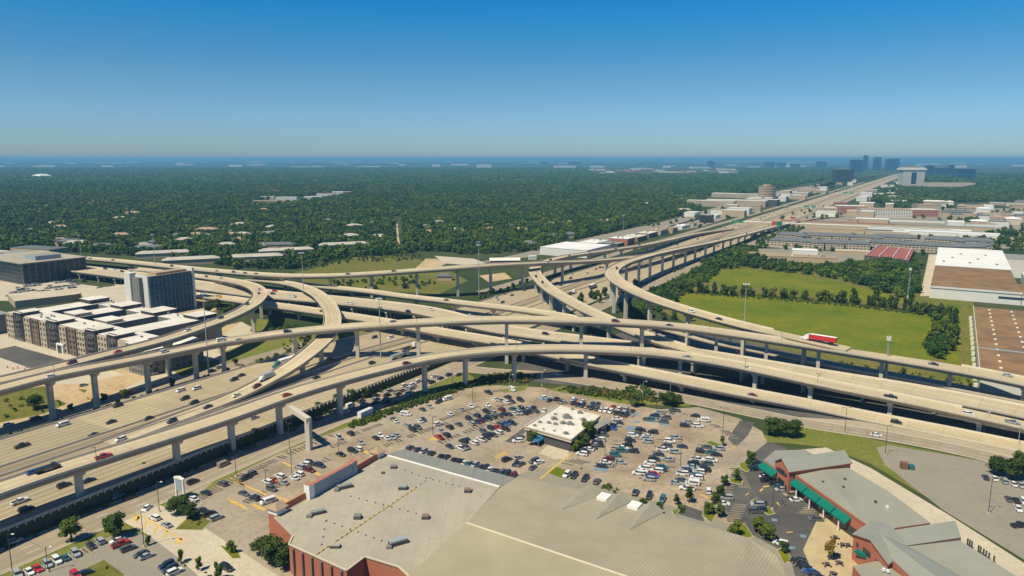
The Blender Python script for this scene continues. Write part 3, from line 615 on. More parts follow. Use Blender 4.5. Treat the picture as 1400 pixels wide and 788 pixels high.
on('K','1026,542,mc 1223,578,k 441,426,k 297,406,yv','on the long low ramp')
on('H','365,394,r 371,402,n 401,406,mp 405,407,wv 484,416,wv 532,424,w 531,426,r 570,429,k 584,423,w 629,429,w 649,433,k 743,457,k 755,449,m 801,454,m 105,369,k 116,368,k 155,370,k 170,372,k 132,364,k 144,364,w','on the wide overpass')
on('E','734,372,w 734,380,k 742,387,k 747,391,w 750,357,k 775,351,k 805,346,w 840,341,k 875,335,k','on the hairpin ramp')
on('G','300,372,k 322,373,k 330,374,w 338,374,k 352,375,g 478,376,k 541,371,k 125,354,k 155,356,k 45,348,k 60,349,w 235,364,k 750,359,w','on the long straight flyover')
on('I','612,411,mc','on the narrow ramp')
on('C','349,530,mu 322,542,w 288,556,k 228,580,k 160,604,wu','on the curved ramp merging down to the freeway')
on('N','1200,596,wc 1091,579,s 757,512,wc','on the near frontage road by the overpass')
def on_fw(text,zone,far=False):
    for tok in text.split():
        q=tok.split(','); x=float(q[0]); y=float(q[1]); col=q[2][0]; kd={'u':'suv','p':'pickup','v':'van','c':'sedan'}.get(q[2][1:2],'sedan' if rnd.random()<.6 else 'suv')
        z=4.5
        for _ in range(4): g=G(x,y+0.6,z); s=(g-FO).dot(FU); z=main_z(s)
        n=(g-FO).dot(FN); n=max(2.5,min(82,n))
        vehicle(kd,col,SN(s,n,main_z(s)+0.01),FA+(math.pi if n<35 else 0),zone,'driving','vehicles on the freeway',far)
on_fw('30,611,kp 155,554,ku 86,582,wv 152,578,k 128,596,k 203,573,k 253,546,k 265,552,k 247,535,w 269,532,w 320,520,k 330,514,k 433,517,k 481,471,m 512,462,k 534,462,wu 509,497,ku 432,514,k 451,492,m','on the freeway left of the curved ramp')
on_fw('28,687,wp 36,698,ku 88,665,k 348,572,s 122,658,k','on the freeway lanes below the front flyover')
on_fw('717,397,k 700,404,k 687,414,ku 675,407,w 680,410,w 761,387,k 767,390,ku 780,381,k 802,381,k 802,374,w 777,375,w 815,368,k 820,366,k 824,366,m 826,361,k 832,358,k 845,352,g 860,349,k 795,384,k','on the freeway between the hairpin and outer ramps')
for zone,s0,s1,cnt in (('on the freeway just beyond the outer curve',660,1100,44),('on the freeway beside the grey roofed apartments',1100,1700,50),('on the far freeway stretch below the distant towers',1700,3300,40)):
    placed=[]
    for _ in range(cnt):
        lane=rnd.choice([3.4,7.0,10.7,14.4,18.1,21.8,25.6,51,54.8,58.5,62.2,66,69.7,73.4]); s=rnd.uniform(s0,s1)
        if any(abs(s-a)<14 and lane==l for a,l in placed): continue
        placed.append((s,lane)); col=rnd.choice('kkkkwwssngrmt'); kd=rnd.choice(['sedan','sedan','suv','suv','pickup','van'])
        vehicle(kd,col,SN(s,lane,main_z(s)+0.01),FA+(math.pi if lane<35 else 0),zone,'driving','vehicles on the freeway',True)
# frontage road queue (z = 0.08)
def on_front(text,zone,verb='waiting',k=1,ox=0,oy=0,group='vehicles on the frontage roads'):
    for tok in text.split():
        q=tok.split(','); x=float(q[0])/k+ox; y=float(q[1])/k+oy; col=q[2][0]; kd={'u':'suv','p':'pickup','v':'van','c':'sedan'}.get(q[2][1:2],'sedan' if rnd.random()<.5 else 'suv')
        if col=='k': col=rnd.choice('kkng')
        vehicle(kd,col,G(x,y+0.8,0.08),FA,zone,verb,group)
on_front('50,490,ku 228,412,w 380,355,wv 345,415,w 410,390,s 500,305,ku 530,335,s 535,370,k 655,250,ku 655,287,s 645,322,k 775,245,ku 760,283,k 770,312,k 855,315,k 800,195,s 870,203,t 890,228,t 955,138,w 1010,165,su 1000,217,w 930,195,t 1050,150,s 1100,95,w 1190,215,ku','in the frontage queue left of the front flyover pier','waiting',7.78,430,510)
on_front('260,40,w 330,62,ku 420,25,k 525,20,k 180,90,k 240,105,k 30,130,w 20,170,s 10,215,w','in the frontage queue right of the front flyover pier','waiting',7.78,560,510)
on_front('306,636,tv 317,621,k 345,612,k 264,660,k 219,658,k 161,680,s 195,667,k 177,681,k 137,689,k 345,604,k 370,597,ku 400,588,ku 70,717,k 20,742,s','on the shaded frontage road below the front flyover','driving')
on_front('50,574,kv 11,581,w 76,562,w 114,527,s 212,511,wv 179,537,r 290,508,k 300,503,s','on the far side frontage road under the left flyovers','driving')
# lot by the glass office
i=0
for r_ in range(5):
    for c_i in range(17):
        if rnd.random()<0.35: continue
        x=12+c_i*6+r_*4; y=405-r_*3.6-c_i*0.75
        col=rnd.choice('kswwssnwk'); vehicle(rnd.choice(['sedan','suv','pickup']),col,G(x,y,0.05),R(62),'in row %s by the glass office'%['one','two','three','four','five'][r_],'parked','cars parked by the glass office',True)

# big vehicles --------------------------------------------------------------
def lorry(p,a,trailer,cab,label,kind='box',L=14.5,cat='semi truck'):
    root=empty('semi_truck',p,a); tag(root,label,cat)
    M.setdefault('tr_'+trailer,M['paint_'+trailer])
    c=MB(); loft(c,[(1.6,1.15,1.1,.9,3.6),(2.6,1.2,1.1,.6,3.8),(4.0,1.2,1.0,.55,3.0),(4.3,1.15,1.0,.55,2.0),(5.9,1.05,.9,.5,1.7),(6.1,.95,.8,.5,1.2)],'paint_'+cab); c.build('cab',root)
    wn=MB(); loft(wn,[(3.8,1.08,.98,2.1,2.95),(4.2,1.08,.95,2.05,2.3)],'glassdark'); wn.build('windscreen',root)
    t=MB()
    if kind=='box':
        t.box((1.2-L/2,0,1.25),(L,2.55,2.75),'paint_'+trailer,0); t.box((1.2-L/2,0,0.85),(L-1,1.2,.4),'darksteel'); t.box((1.2-L/2,0,4.0),(L+.06,2.6,.07),'lamp_white')
    elif kind=='tank':
        n=14; t.cyl((1.0,0,2.3),(1.0-L,0,2.3),1.2,1.2,'steel',n); t.box((1.2-L/2,0,0.9),(L-1,1.0,.4),'darksteel')
    else:
        t.box((1.2-L/2,0,1.1),(L,2.5,.35),'paint_'+trailer); t.box((-L*.5,0,1.46),(L*.6,2.1,.9),'darksteel')
    t.build('trailer',root)
    wm=MB(); wm.cyl((0,-1.2,0),(0,1.2,0),.5,.5,'black',10); w0=wm.build('axle_wheels',root); w0.location=(5.0,0,.5)
    for x in (2.2,.9,1.2-L+2.2,1.2-L+3.6):
        w1=w0.copy(); C.objects.link(w1); w1.parent=root; w1.location=(x,0,.5)
    return root
def at_path(key,x,y,off=None):
    P=PATHS[key]; i=P.near(x,y); p=P.p[i]; o=(G(x,y,p.z)-p).dot(P.r[i]) if off is None else off
    return P.at(i,max(-3,min(3,o)),0.02),math.atan2(P.t[i].y,P.t[i].x)
p,a=at_path('D',1113,468,0); 
P=PATHS['D']; 
lorry(p,a+math.pi,'r','w','red box trailer pulled by a white tractor on the outer curve')
def fwp(x,y,n=None):
    z=4.5
    for _ in range(4): g=G(x,y,z); s=(g-FO).dot(FU); z=main_z(s)
    n=(g-FO).dot(FN) if n is None else n
    return SN(s,n,main_z(s)+.02)
lorry(fwp(552,488),FA,'s','w','silver tanker trailer with white tractor between the two big flyovers','tank',12.5)
lorry(fwp(563,477),FA,'t','w','brown flatbed lorry beside the silver tanker','flat',11)
lorry(fwp(385,501),FA+math.pi,'w','e','white box trailer with a teal cab under the highest flyover')
lorry(fwp(812,394),FA,'n','n','dark blue box lorry beyond the hairpin ramp','box',10)
lorry(fwp(783,402),FA,'g','w','grey flatbed lorry just right of the hairpin ramp','flat',12)
def box_truck(p,a,bc,cc,label,L=6.5,H=2.6,name='box_truck',cat='box truck'):
    root=empty(name,p,a); tag(root,label,cat)
    b=MB(); b.box((-L/2+1,0,.9),(L,2.3,H),'paint_'+bc); b.build('cargo_box',root)
    b=MB(); loft(b,[(1.1,1.0,.95,.5,2.3),(2.2,1.0,.85,.5,2.2),(2.5,1.0,.9,.5,1.5),(3.4,.95,.85,.5,1.2)],'paint_'+cc); b.build('cab',root)
    b=MB(); loft(b,[(2.1,.9,.85,1.5,2.15),(2.42,.9,.88,1.48,1.6)],'glassdark'); b.build('windscreen',root)
    wm=MB(); wm.cyl((0,-1.05,0),(0,1.05,0),.42,.42,'black',10); w0=wm.build('axle_wheels',root); w0.location=(2.5,0,.42); w1=w0.copy(); C.objects.link(w1); w1.parent=root; w1.location=(-L+3,0,.42)
    return root
box_truck(G(506,568,.08),FA,'w','e','white box truck with teal cab beside the frontage hedge',8.5,2.8)
p,a=at_path('C',367,518); box_truck(p,a,'s','w','white and blue shuttle bus coming down the curved ramp',7,2.2,'shuttle_bus','bus')
p,a=at_path('A',77,640); box_truck(p,a,'k','k','black flatbed truck on the front flyover at the left',5.5,.7,'flatbed_truck','truck')
box_truck(G(385,511,4.5),FA+math.pi,'y','y','small yellow truck beside the teal cab lorry',4,.8,'flatbed_truck','truck')

# ---------------------------------------------------------------- building materials
def ribbed(name,c1,c2,ang,pitch,duty=0.25,rough=0.55,var=0.1,metal=0.0):
    m,t,b=nodes(name); b.inputs['Roughness'].default_value=rough; b.inputs['Metallic'].default_value=metal; b.inputs['Specular IOR Level'].default_value=0.3
    p=pos(t); s=N(t,'ShaderNodeSeparateXYZ'); t.links.new(p,s.inputs[0])
    k=math_(t,'ADD',math_(t,'MULTIPLY',s.outputs[0],math.cos(ang)),math_(t,'MULTIPLY',s.outputs[1],math.sin(ang)))
    fr=math_(t,'FRACT',math_(t,'DIVIDE',k,pitch)); ln=math_(t,'LESS_THAN',fr,duty)
    f=noise_(t,p,0.05,7,0.7)
    cc=mixc(t,ramp(t,f,[(0.35,0.0),(0.7,1.0)]),tuple(x*(1-var) for x in c1),tuple(x*(1+var) for x in c1))
    cc=mixc(t,math_(t,'MULTIPLY',ln,0.9),cc,c2)
    t.links.new(cc,b.inputs['Base Color']); M[name]=m
ribbed('rib_roof',(0.36,0.315,0.215),(0.30,0.26,0.18),R(-32),1.0,0.3,var=.16)
ribbed('rib_roof_fine',(0.30,0.295,0.23),(0.265,0.26,0.205),R(-80),0.6,0.3)
ribbed('rib_gable',(0.27,0.28,0.235),(0.24,0.25,0.21),R(-80),0.8,0.3)
def membrane(name,c,stain=(0.20,0.18,0.15),s=0.04,amt=0.5):
    m,t,b=nodes(name); b.inputs['Roughness'].default_value=0.85; p=pos(t)
    f=noise_(t,p,s,8,0.7); g=noise_(t,p,s*7,4,0.7)
    cc=mixc(t,ramp(t,f,[(0.42,0.0),(0.66,min(1,amt*1.3))]),c,stain); cc=mixc(t,ramp(t,g,[(0.52,0.0),(0.72,0.4)]),cc,tuple(x*.6 for x in c)); wv=N(t,'ShaderNodeTexWave'); wv.inputs['Scale'].default_value=.09; wv.inputs['Distortion'].default_value=.3; t.links.new(p,wv.inputs['Vector']); cc=mixc(t,ramp(t,wv.outputs[1],[(0.0,0.22),(0.05,0.0)]),cc,tuple(x*.6 for x in c))
    t.links.new(cc,b.inputs['Base Color']); M[name]=m
membrane('roof_tan',(0.39,0.35,0.265),(0.31,0.275,0.22),0.04,0.8)
membrane('roof_gable',(0.31,0.285,0.205),(0.26,0.25,0.2),0.1,0.5)
membrane('roof_pale',(0.46,0.43,0.37),(0.34,0.31,0.27),0.1,0.7)
membrane('roof_grey',(0.255,0.255,0.225),(0.20,0.21,0.20),0.05,0.4)
membrane('roof_white',(0.70,0.66,0.58),(0.45,0.41,0.34),0.06,0.5)
membrane('roof_cool',(0.74,0.74,0.72),(0.60,0.60,0.58),0.03,0.4)
membrane('roof_rust',(0.27,0.155,0.065),(0.14,0.085,0.045),0.05,0.9)
membrane('roof_slate',(0.105,0.12,0.13),(0.16,0.17,0.17),0.08,0.6)
membrane('roof_clay',(0.33,0.10,0.075),(0.24,0.09,0.07),0.08,0.6)
membrane('roof_sand',(0.40,0.29,0.18),(0.28,0.2,0.13),0.05,0.6)
def brickm(name,c,c2,sc=1.0):
    m,t,b=nodes(name); b.inputs['Roughness'].default_value=0.9; p=pos(t)
    s=N(t,'ShaderNodeSeparateXYZ'); t.links.new(p,s.inputs[0])
    f=noise_(t,p,0.25,5,0.7); row=math_(t,'LESS_THAN',math_(t,'FRACT',math_(t,'DIVIDE',s.outputs[2],1.2)),0.12)
    cc=mixc(t,f,c,c2); cc=mixc(t,math_(t,'MULTIPLY',row,0.35),cc,tuple(x*.55 for x in c)); t.links.new(cc,b.inputs['Base Color']); M[name]=m
brickm('brick_red',(0.36,0.115,0.065),(0.46,0.16,0.09)); brickm('brick_brown',(0.17,0.11,0.085),(0.25,0.17,0.13)); brickm('clad_grey',(0.16,0.155,0.15),(0.22,0.21,0.2))
M['apt_cream']=mat('apartment_cream',(0.40,0.335,0.25),0.9,0.1,0.3); M['cream']=mat('cream_stucco',(0.52,0.45,0.34),0.9,0.08,0.3); M['offwhite']=mat('offwhite_panel',(0.62,0.62,0.58),0.8,0.06,0.2); M['clad_dark']=mat('dark_cladding',(0.075,0.07,0.075),0.8,0.1,0.3)
M['tanwall']=mat('tan_wall',(0.42,0.33,0.22),0.9,0.1,0.3); M['pinkwall']=mat('rose_wall',(0.42,0.22,0.18),0.9,0.1,0.3)
M['awning']=mat('green_awning',(0.0,0.15,0.11),0.6,0.08,0.4); M['blue_awning']=mat('blue_awning',(0.03,0.22,0.48),0.5,0.08,0.4)
M['yellow']=mat('yellow_paint',(0.52,0.34,0.08),0.8,0.4,0.6); M['line']=mat('faded_line_paint',(0.50,0.47,0.38),0.9,0.2,0.6); M['stallstain']=mat('stall_oil_stain',(0.15,0.115,0.085),0.95,0.4,0.3,col2=(0.24,0.18,0.13))
M['bluegrey']=mat('parapet_back',(0.28,0.33,0.37),0.8,0.08,0.2); M['signgreen']=mat('sign_green',(0.01,0.22,0.12),0.5,0)
def curtain(name,glass,frame,fh=3.6,fw=1.8,duty=0.14):
    m,t,b=nodes(name); b.inputs['Roughness'].default_value=0.3; b.inputs['Specular IOR Level'].default_value=0.3
    g=N(t,'ShaderNodeNewGeometry'); p=g.outputs['Position']; s=N(t,'ShaderNodeSeparateXYZ'); t.links.new(p,s.inputs[0])
    k=math_(t,'ADD',math_(t,'MULTIPLY',s.outputs[0],math.cos(R(60))),math_(t,'MULTIPLY',s.outputs[1],math.sin(R(60))))
    k2=math_(t,'ADD',math_(t,'MULTIPLY',s.outputs[0],math.cos(R(-30))),math_(t,'MULTIPLY',s.outputs[1],math.sin(R(-30))))
    kk=math_(t,'ADD',k,k2)
    a=math_(t,'LESS_THAN',math_(t,'FRACT',math_(t,'DIVIDE',s.outputs[2],fh)),duty*1.6); c=math_(t,'LESS_THAN',math_(t,'FRACT',math_(t,'DIVIDE',kk,fw)),duty)
    wn=N(t,'ShaderNodeTexWhiteNoise',noise_dimensions='2D'); cb=N(t,'ShaderNodeCombineXYZ'); t.links.new(math_(t,'FLOOR',math_(t,'DIVIDE',kk,fw)),cb.inputs[0]); t.links.new(math_(t,'FLOOR',math_(t,'DIVIDE',s.outputs[2],fh)),cb.inputs[1]); t.links.new(cb.outputs[0],wn.inputs[0])
    cc=mixc(t,wn.outputs[0],tuple(x*.6 for x in glass),tuple(min(1,x*1.6) for x in glass)); cc=mixc(t,math_(t,'MAXIMUM',a,c),cc,frame); t.links.new(cc,b.inputs['Base Color']); M[name]=m
curtain('glass_blue',(0.010,0.070,0.125),(0.07,0.11,0.14),3.1,2.6,0.14)
curtain('glass_office',(0.012,0.025,0.038),(0.06,0.065,0.07),3.8,3.2,0.14)
curtain('glass_far',(0.004,0.03,0.08),(0.02,0.06,0.12),8,8,0.2)
curtain('banded',(0.04,0.04,0.035),(0.55,0.43,0.28),4.8,400,0.36)
curtain('apt_wall',(0.07,0.065,0.06),(0.50,0.42,0.32),3.3,4.4,0.34)
curtain('apt_rose',(0.06,0.05,0.05),(0.40,0.19,0.15),3.3,4.4,0.34)
curtain('garage',(0.04,0.04,0.04),(0.66,0.62,0.55),3.0,6.0,0.34)
curtain('tower_pale',(0.10,0.12,0.14),(0.58,0.57,0.52),4.0,5,0.36)

def rot(c,ang,x,y,z): ca,sa=math.cos(ang),math.sin(ang); return (c[0]+ca*x-sa*y,c[1]+sa*x+ca*y,z)
def rect(c,ang,x0,x1,y0,y1,z): return [rot(c,ang,x,y,z) for x,y in((x0,y0),(x1,y0),(x1,y1),(x0,y1))]
def gable_roof(b,c,ang,L,W,z,rise,m,gm,over=0.6,hip=False):
    hl=L/2+over; hw=W/2+over; k=(W/2 if hip else 0)
    A=[rot(c,ang,-hl,-hw,z),rot(c,ang,hl,-hw,z),rot(c,ang,hl,hw,z),rot(c,ang,-hl,hw,z)]; r0=rot(c,ang,-hl+k,0,z+rise); r1=rot(c,ang,hl-k,0,z+rise)
    b.face([A[0],A[1],r1,r0],m); b.face([A[2],A[3],r0,r1],m); b.face([A[1],A[2],r1],gm if not hip else m); b.face([A[3],A[0],r0],gm if not hip else m); b.face(A[::-1],gm)
BN={}
def simple(px,py,L,W,H,ang,wall,roof,name,cat,desc,zone,rt='flat',label=None,rise=3,units=0,z0=0.0,loc=None):
    p=loc or G(px,py,z0); a=R(ang); root=empty(name,(p[0],p[1],z0),a); tag(root,label,cat,None,None,None if label else desc,zone)
    b=MB(); b.box((0,0,-.3),(L,W,H+.3),wall); b.build('wall',root)
    if rt=='flat':
        b=MB(); b.box((0,0,H+.01),(L+.5,W+.5,.35),roof if roof!='roof_cool' else 'offwhite')
        b.face([(-L/2+.3,-W/2+.3,H+.37),(L/2-.3,-W/2+.3,H+.37),(L/2-.3,W/2-.3,H+.37),(-L/2+.3,W/2-.3,H+.37)],roof); b.build('roof',root)
    else:
        b=MB(); gable_roof(b,(0,0),0,L,W,H,rise,roof,wall,0.8,rt=='hip'); b.build('roof',root)
    rr=random.Random(int(px*7+py*13))
    for i in range(units):
        b=MB(); b.box((rr.uniform(-L*.38,L*.38),rr.uniform(-W*.3,W*.3),H+.3),(rr.uniform(2,5),rr.uniform(2,4),rr.uniform(1.2,2.4)),rr.choice(['offwhite','roof_grey'])); b.build('rooftop_unit',root)
    return root

# ================================================================ big flat roofed store (front)
A0=R(-31); 
def W(o): return o
c0=G(374,708,9); c1=G(526,622,9); cE=G(683,666,9)
root=empty('big_box_store',(-40,225,0)); tag(root,'big brick store with a wide flat tan roof and rooftop air units','store')
pts=[G(374,708,9),G(400,734,9),G(395,745,9),G(474,781,9),G(499,762,9),G(545,776,9),G(560,790,9),G(640,713,9),G(683,666,9),G(526,622,9)]
b=MB(); bot=[Vector((p.x,p.y,-.2)) for p in pts]; b.hull(bot,pts,'brick_red','roof_tan'); b.build('wall',root,world=True)
# parapet coping along the front edge
def parapet(b,p,q,z0,h,th,m,mt=None):
    p=Vector((p[0],p[1],0));q=Vector((q[0],q[1],0)); d=(q-p); L=d.length; a=math.atan2(d.y,d.x); c=(p+q)/2
    b.box((c.x,c.y,z0),(L,th,h),m,a,mt)
b=MB()
for p,q in ((pts[1],pts[2]),(pts[2],pts[3]),(pts[3],pts[4]),(pts[4],pts[5]),(pts[5],pts[6])): parapet(b,p,q,9.003,.35,.5,'cream')
b.build('coping',root,world=True)
b=MB(); parapet(b,pts[8],pts[9],9.003,.25,.7,'white'); b.build('gutter',root,world=True)
fr=[G(378,705,9),G(424,680,9),G(424,678,9),G(487,645,9),G(487,643,9),G(515,626,9)]
b=MB(); parapet(b,G(378,704,9),G(423,679,9),9.004,2.2,.5,'brick_red'); b.build('parapet',root,world=True)
b=MB(); parapet(b,G(487,645,9),G(520,625,9),9.004,2.2,.5,'brick_red'); b.build('parapet',root,world=True)
q0,q1=G(424,681,9),G(483,648,9); b=MB(); parapet(b,q0,q1,9.004,4.6,1.6,'bluegrey','brick_red'); b.build('sign_wall',root,world=True)
b=MB(); d=(q1-q0).normalized(); e=Vector((-d.y,d.x,0))
for k in (0.0,1.0):
    p=q0.lerp(q1,k)+e*0.2; b.box((p.x,p.y,9.006),(2.4,2.4,4.9),'bluegrey' if k else 'white',math.atan2(d.y,d.x),'brick_red')
b.build('sign_wall_end',root,world=True)
for px_,py_ in ((379,701),(516,624)):
    p=G(px_,py_,9); b=MB(); b.box((p.x,p.y,0.1),(3.8,3.8,10.6),'brick_red',FA); b.box((p.x,p.y,9.2),(3.9,3.9,1.5),'white',FA)
    t_=b.build('corner_tower',root,world=True); b=MB(); b.box((p.x,p.y,10.7),(4.8,4.8,.4),'cream',FA); gable_roof(b,(p.x,p.y),FA,4.4,4.6,11.11,1.2,'roof_sand','cream',0.4,True); o=b.build('tower_cap',t_); o.data.transform(Matrix.Translation(-Vector(root.location)))
b=MB()
for k in range(6):
    p=pts[2].lerp(pts[3],(k+.5)/6); b.box((p.x,p.y-.25,0.1),(.8,.8,8.4),'brick_brown',R(-45))
b.build('pilasters',root,world=True)
# rooftop units
for (zx,zy,l_,w_,h_,mm) in ((460,255,7,2.4,1.6,'roof_grey'),(712,152,3,2,1.3,'clad_grey'),(657,180,1.6,1.2,.8,'brick_brown'),(760,260,4,2.6,1.8,'steel'),(322,388,6,2.2,1.5,'roof_grey'),(526,412,3.2,2.4,1.5,'clad_grey'),(1095,275,3.2,2.4,1.4,'brick_brown'),(877,412,3.2,2.4,1.4,'brick_brown'),(735,545,7.5,2.6,2.0,'steel'),(410,562,4,2,1.2,'roof_tan')):
    l_*=.72;w_*=.8;h_*=.75
    p=G(350+zx/3.784,600+zy/3.784,9); b=MB(); b.box((p.x,p.y,9.02),(l_,w_,h_*.75),'clad_dark',R(30 if l_>4 else 0)); b.box((p.x,p.y,9.02+h_*.75),(l_*.96,w_*.96,h_*.35),mm,R(30 if l_>4 else 0)); 
    if l_>4: b.box((p.x-2.2,p.y-2.2,9.02),(1.6,1.6,.8),'clad_grey',0)
    b.build('air_conditioning_unit',root,world=True)
b=MB(); 
for (x0,y0,x1,y1,n) in ((300,610,900,205,26),(365,425,690,545,9),(490,300,870,400,10),(880,205,1120,265,8),(340,550,360,430,4),(770,165,880,205,4)):
    for k in range(n):
        p=G(350+(x0+(x1-x0)*k/(n-1))/3.784,600+(y0+(y1-y0)*k/(n-1))/3.784,9); b.box((p.x,p.y,9.01),(.35,.35,.3),'clad_dark')
b.build('pipe_supports',root,world=True)
b=MB(); p=G(350+300/3.784,600+608/3.784,9); q=G(350+825/3.784,600+258/3.784,9); parapet(b,p,q,9.015,.18,.3,'yellow'); b.build('gas_pipe',root,world=True)
# lean-to roof at the back
b=MB(); a1,a2,a3,a4=G(526,622,9),G(683,666,9),G(706,654,6.2),G(551,614,6.2)
b.face([a1+Vector((0,0,-.1)),a2+Vector((0,0,-.1)),a3,a4],'roof_grey'); b.hull([Vector((p.x,p.y,-.1)) for p in (a1,a2,a3,a4)],[a1+Vector((0,0,-.45)),a2+Vector((0,0,-.45)),a3+Vector((0,0,-.35)),a4+Vector((0,0,-.35))],'brick_red')
b.build('lean_to_roof',root,world=True)
# ================================================================ ribbed metal roof store
root=empty('ribbed_roof_store',(30,200,0)); tag(root,'huge store with a low pitched ribbed tan metal roof at the bottom of the photo','store')
r0=G(638,715,12.5); r1=G(864,791,12.5); rd=(r1-r0); r1=r0+rd*1.25
e0=G(708,652.5,8.4); e1=G(786,668,8.4); e2=G(1022,735,8.4); e3=G(1062,760,8.4); e4=G(1082,800,8.4)
s0=G(560,790,8.6)
b=MB()
ne=[e0,e1,e2]; 
b.face([r0,G(683,667,9.4),e0,e1,r0+rd*.35],'rib_roof'); b.face([r0+rd*.35,e1,e2,r0+rd*1.15],'rib_roof'); b.face([r0+rd*1.15,e2,e3,e4,r0+rd*1.5],'rib_roof')
sw=Vector((-math.cos(R(60)),-math.sin(R(60)),0))
b.face([r0,r0+rd*1.5,r0+rd*1.5+sw*48+Vector((0,0,-4)),r0+sw*48+Vector((0,0,-4))],'rib_roof')
b.build('roof',root,world=True)
b=MB(); ring=[G(683,667,9.4),e0,e1,e2,e3,e4]; 
poly=[r0+sw*47,r0+rd*1.5+sw*47,e4,e3,e2,e1,e0,G(683,667,9)]
b.hull([Vector((p.x,p.y,-.1)) for p in poly],[Vector((p.x,p.y,7.9)) for p in poly],'brick_red'); b.build('wall',root,world=True)
b=MB(); p=r0; d=rd.normalized(); b.hull([p+Vector((-.25,-.3,.02)),p+rd*1.5+Vector((-.25,-.3,.02)),p+rd*1.5+Vector((.25,.3,.02)),p+Vector((.25,.3,.02))],[p+Vector((-.1,-.1,.28)),p+rd*1.5+Vector((-.1,-.1,.28)),p+rd*1.5+Vector((.1,.1,.28)),p+Vector((.1,.1,.28))],'cream'); b.build('ridge_cap',root,world=True)
# three cross gables over the entrances
for (ax,ay,lx,ly,rx,ry,tx,ty) in ((810.5,661.7,785,673,820,681,769,696),(849,673.3,830,680,863,686,814,710),(891.6,686,872,694,909,699.5,861,724)):
    apex=G(ax,ay,10.4); tail=G(tx,ty,10.2); lft=G(lx,ly,8.8); rgt=G(rx,ry,8.35)
    b=MB(); b.face([tail,lft,apex],'roof_gable'); b.face([tail,apex,rgt],'roof_gable')
    lo=Vector((lft.x,lft.y,6)); ro=Vector((rgt.x,rgt.y,6)); b.face([lo,ro,rgt,apex,lft],'brick_brown'); b.build('entrance_gable',root,world=True)
for (x,y) in ((826,679),(868,690.5)):
    p=G(x,y,9.4); b=MB(); b.box((p.x,p.y,8.2),(3.6,4.2,1.5),'white',R(-32)); b.build('skylight',root,world=True)
# ================================================================ white roofed building in the lot
a1,a2,a3,a4=G(717,584,5.5),G(781,602,5.5),G(821,569,5.5),G(765,555,5.5)
root=empty('flat_roofed_building',((a1.x+a3.x)/2,(a1.y+a3.y)/2,0)); tag(root,'flat white roofed low building standing alone in the parking lot','building')
b=MB(); ctr=(a1+a2+a3+a4)/4
ins=[p+(ctr-p)*.05 for p in (a1,a2,a3,a4)]
b.hull([Vector((p.x,p.y,-.1)) for p in ins],[Vector((p.x,p.y,4.2)) for p in ins],'clad_dark'); b.build('wall',root,world=True)
b=MB(); b.hull([p-Vector((0,0,1.2)) for p in (a1,a2,a3,a4)],[p for p in (a1,a2,a3,a4)],'cream','roof_white'); rf=b.build('roof',root,world=True)
b=MB()
for p,q in ((a1,a2),(a2,a3),(a3,a4),(a4,a1)): parapet(b,p,q,5.503,.45,.5,'cream')
b.build('parapet',root,world=True)
for (zx,zy,r_) in ((580,325,3.4),(445,340,2.4),(390,380,1.6),(460,395,1.8),(540,385,2.2),(615,395,2.6),(720,275,2.2),(755,350,2.2),(570,495,2.0),(640,235,1.4),(785,262,1.3),(460,290,1.3),(295,372,1.5),(240,410,1.4),(450,465,1.0),(335,445,.9)):
    p=G(700+zx/7.78,530+zy/7.78,5.5); b=MB()
    b.box((p.x,p.y,5.505),(r_*.9,r_*.75,r_*.42),'roof_grey',rnd.uniform(0,1)); b.cyl((p.x,p.y,5.5+r_*.42),(p.x,p.y,5.5+r_*.55),r_*.3,r_*.3,'clad_grey',8); b.box((p.x+r_*.5,p.y-r_*.3,5.506),(r_*.35,r_*.35,r_*.35),'clad_grey'); b.build('rooftop_vent',root,world=True)
b=MB(); o1,o2=G(806,585,3.6),G(829,573,3.6); d=(o2-o1); 
b.hull([o1,o1+Vector((3.4,-2,0)),o2+Vector((3.4,-2,0)),o2],[o1+Vector((0,0,.25)),o1+Vector((3.4,-2,.25)),o2+Vector((3.4,-2,.25)),o2+Vector((0,0,.25))],'roof_grey'); b.build('side_canopy',root,world=True)
b=MB(); 
for k in range(5): p=o1.lerp(o2,k/4)+Vector((3.2,-1.9,0)); b.cyl((p.x,p.y,0),(p.x,p.y,3.6),.12,.12,'white',6)
b.build('canopy_posts',root,world=True)
p=G(736,608,0); root=empty('blue_awning',(p.x,p.y,0),R(60)); tag(root,'bright blue awning beside the white roofed building','awning')
b=MB(); b.hull([(-3,-1.6,2.4),(3,-1.6,2.4),(3,1.6,2.4),(-3,1.6,2.4)],[(-3,-.9,3.3),(3,-.9,3.3),(3,1.6,3.4),(-3,1.6,3.4)],'blue_awning'); b.build('canopy',root)
for x in (-2.8,2.8): b=MB(); b.cyl((x,-1.5,0),(x,-1.5,2.4),.08,.08,'steel',6); b.build('post',root)
# ================================================================ awning shops on the right
root=empty('shopping_strip',(115,240,0)); tag(root,'brick strip of shops with green awnings and pale metal roofs','shops')
def prism(b,lst,z0,m,mt): 
    pts=[Vector(p) for p in lst]; b.hull([Vector((p.x,p.y,z0)) for p in pts],pts,m,mt)
u0,u1,u2,u3=G(1046,627,6.5),G(1076,640,6.5),G(1110,620,6.5),G(1078,614,7.0)
b=MB(); prism(b,[G(1044,629,6),G(1064,643,6),G(1113,622,6.3),G(1100,615,6.3),G(1060,616,6)],-.1,'brick_red','roof_grey'); b.build('end_wing',root,world=True)
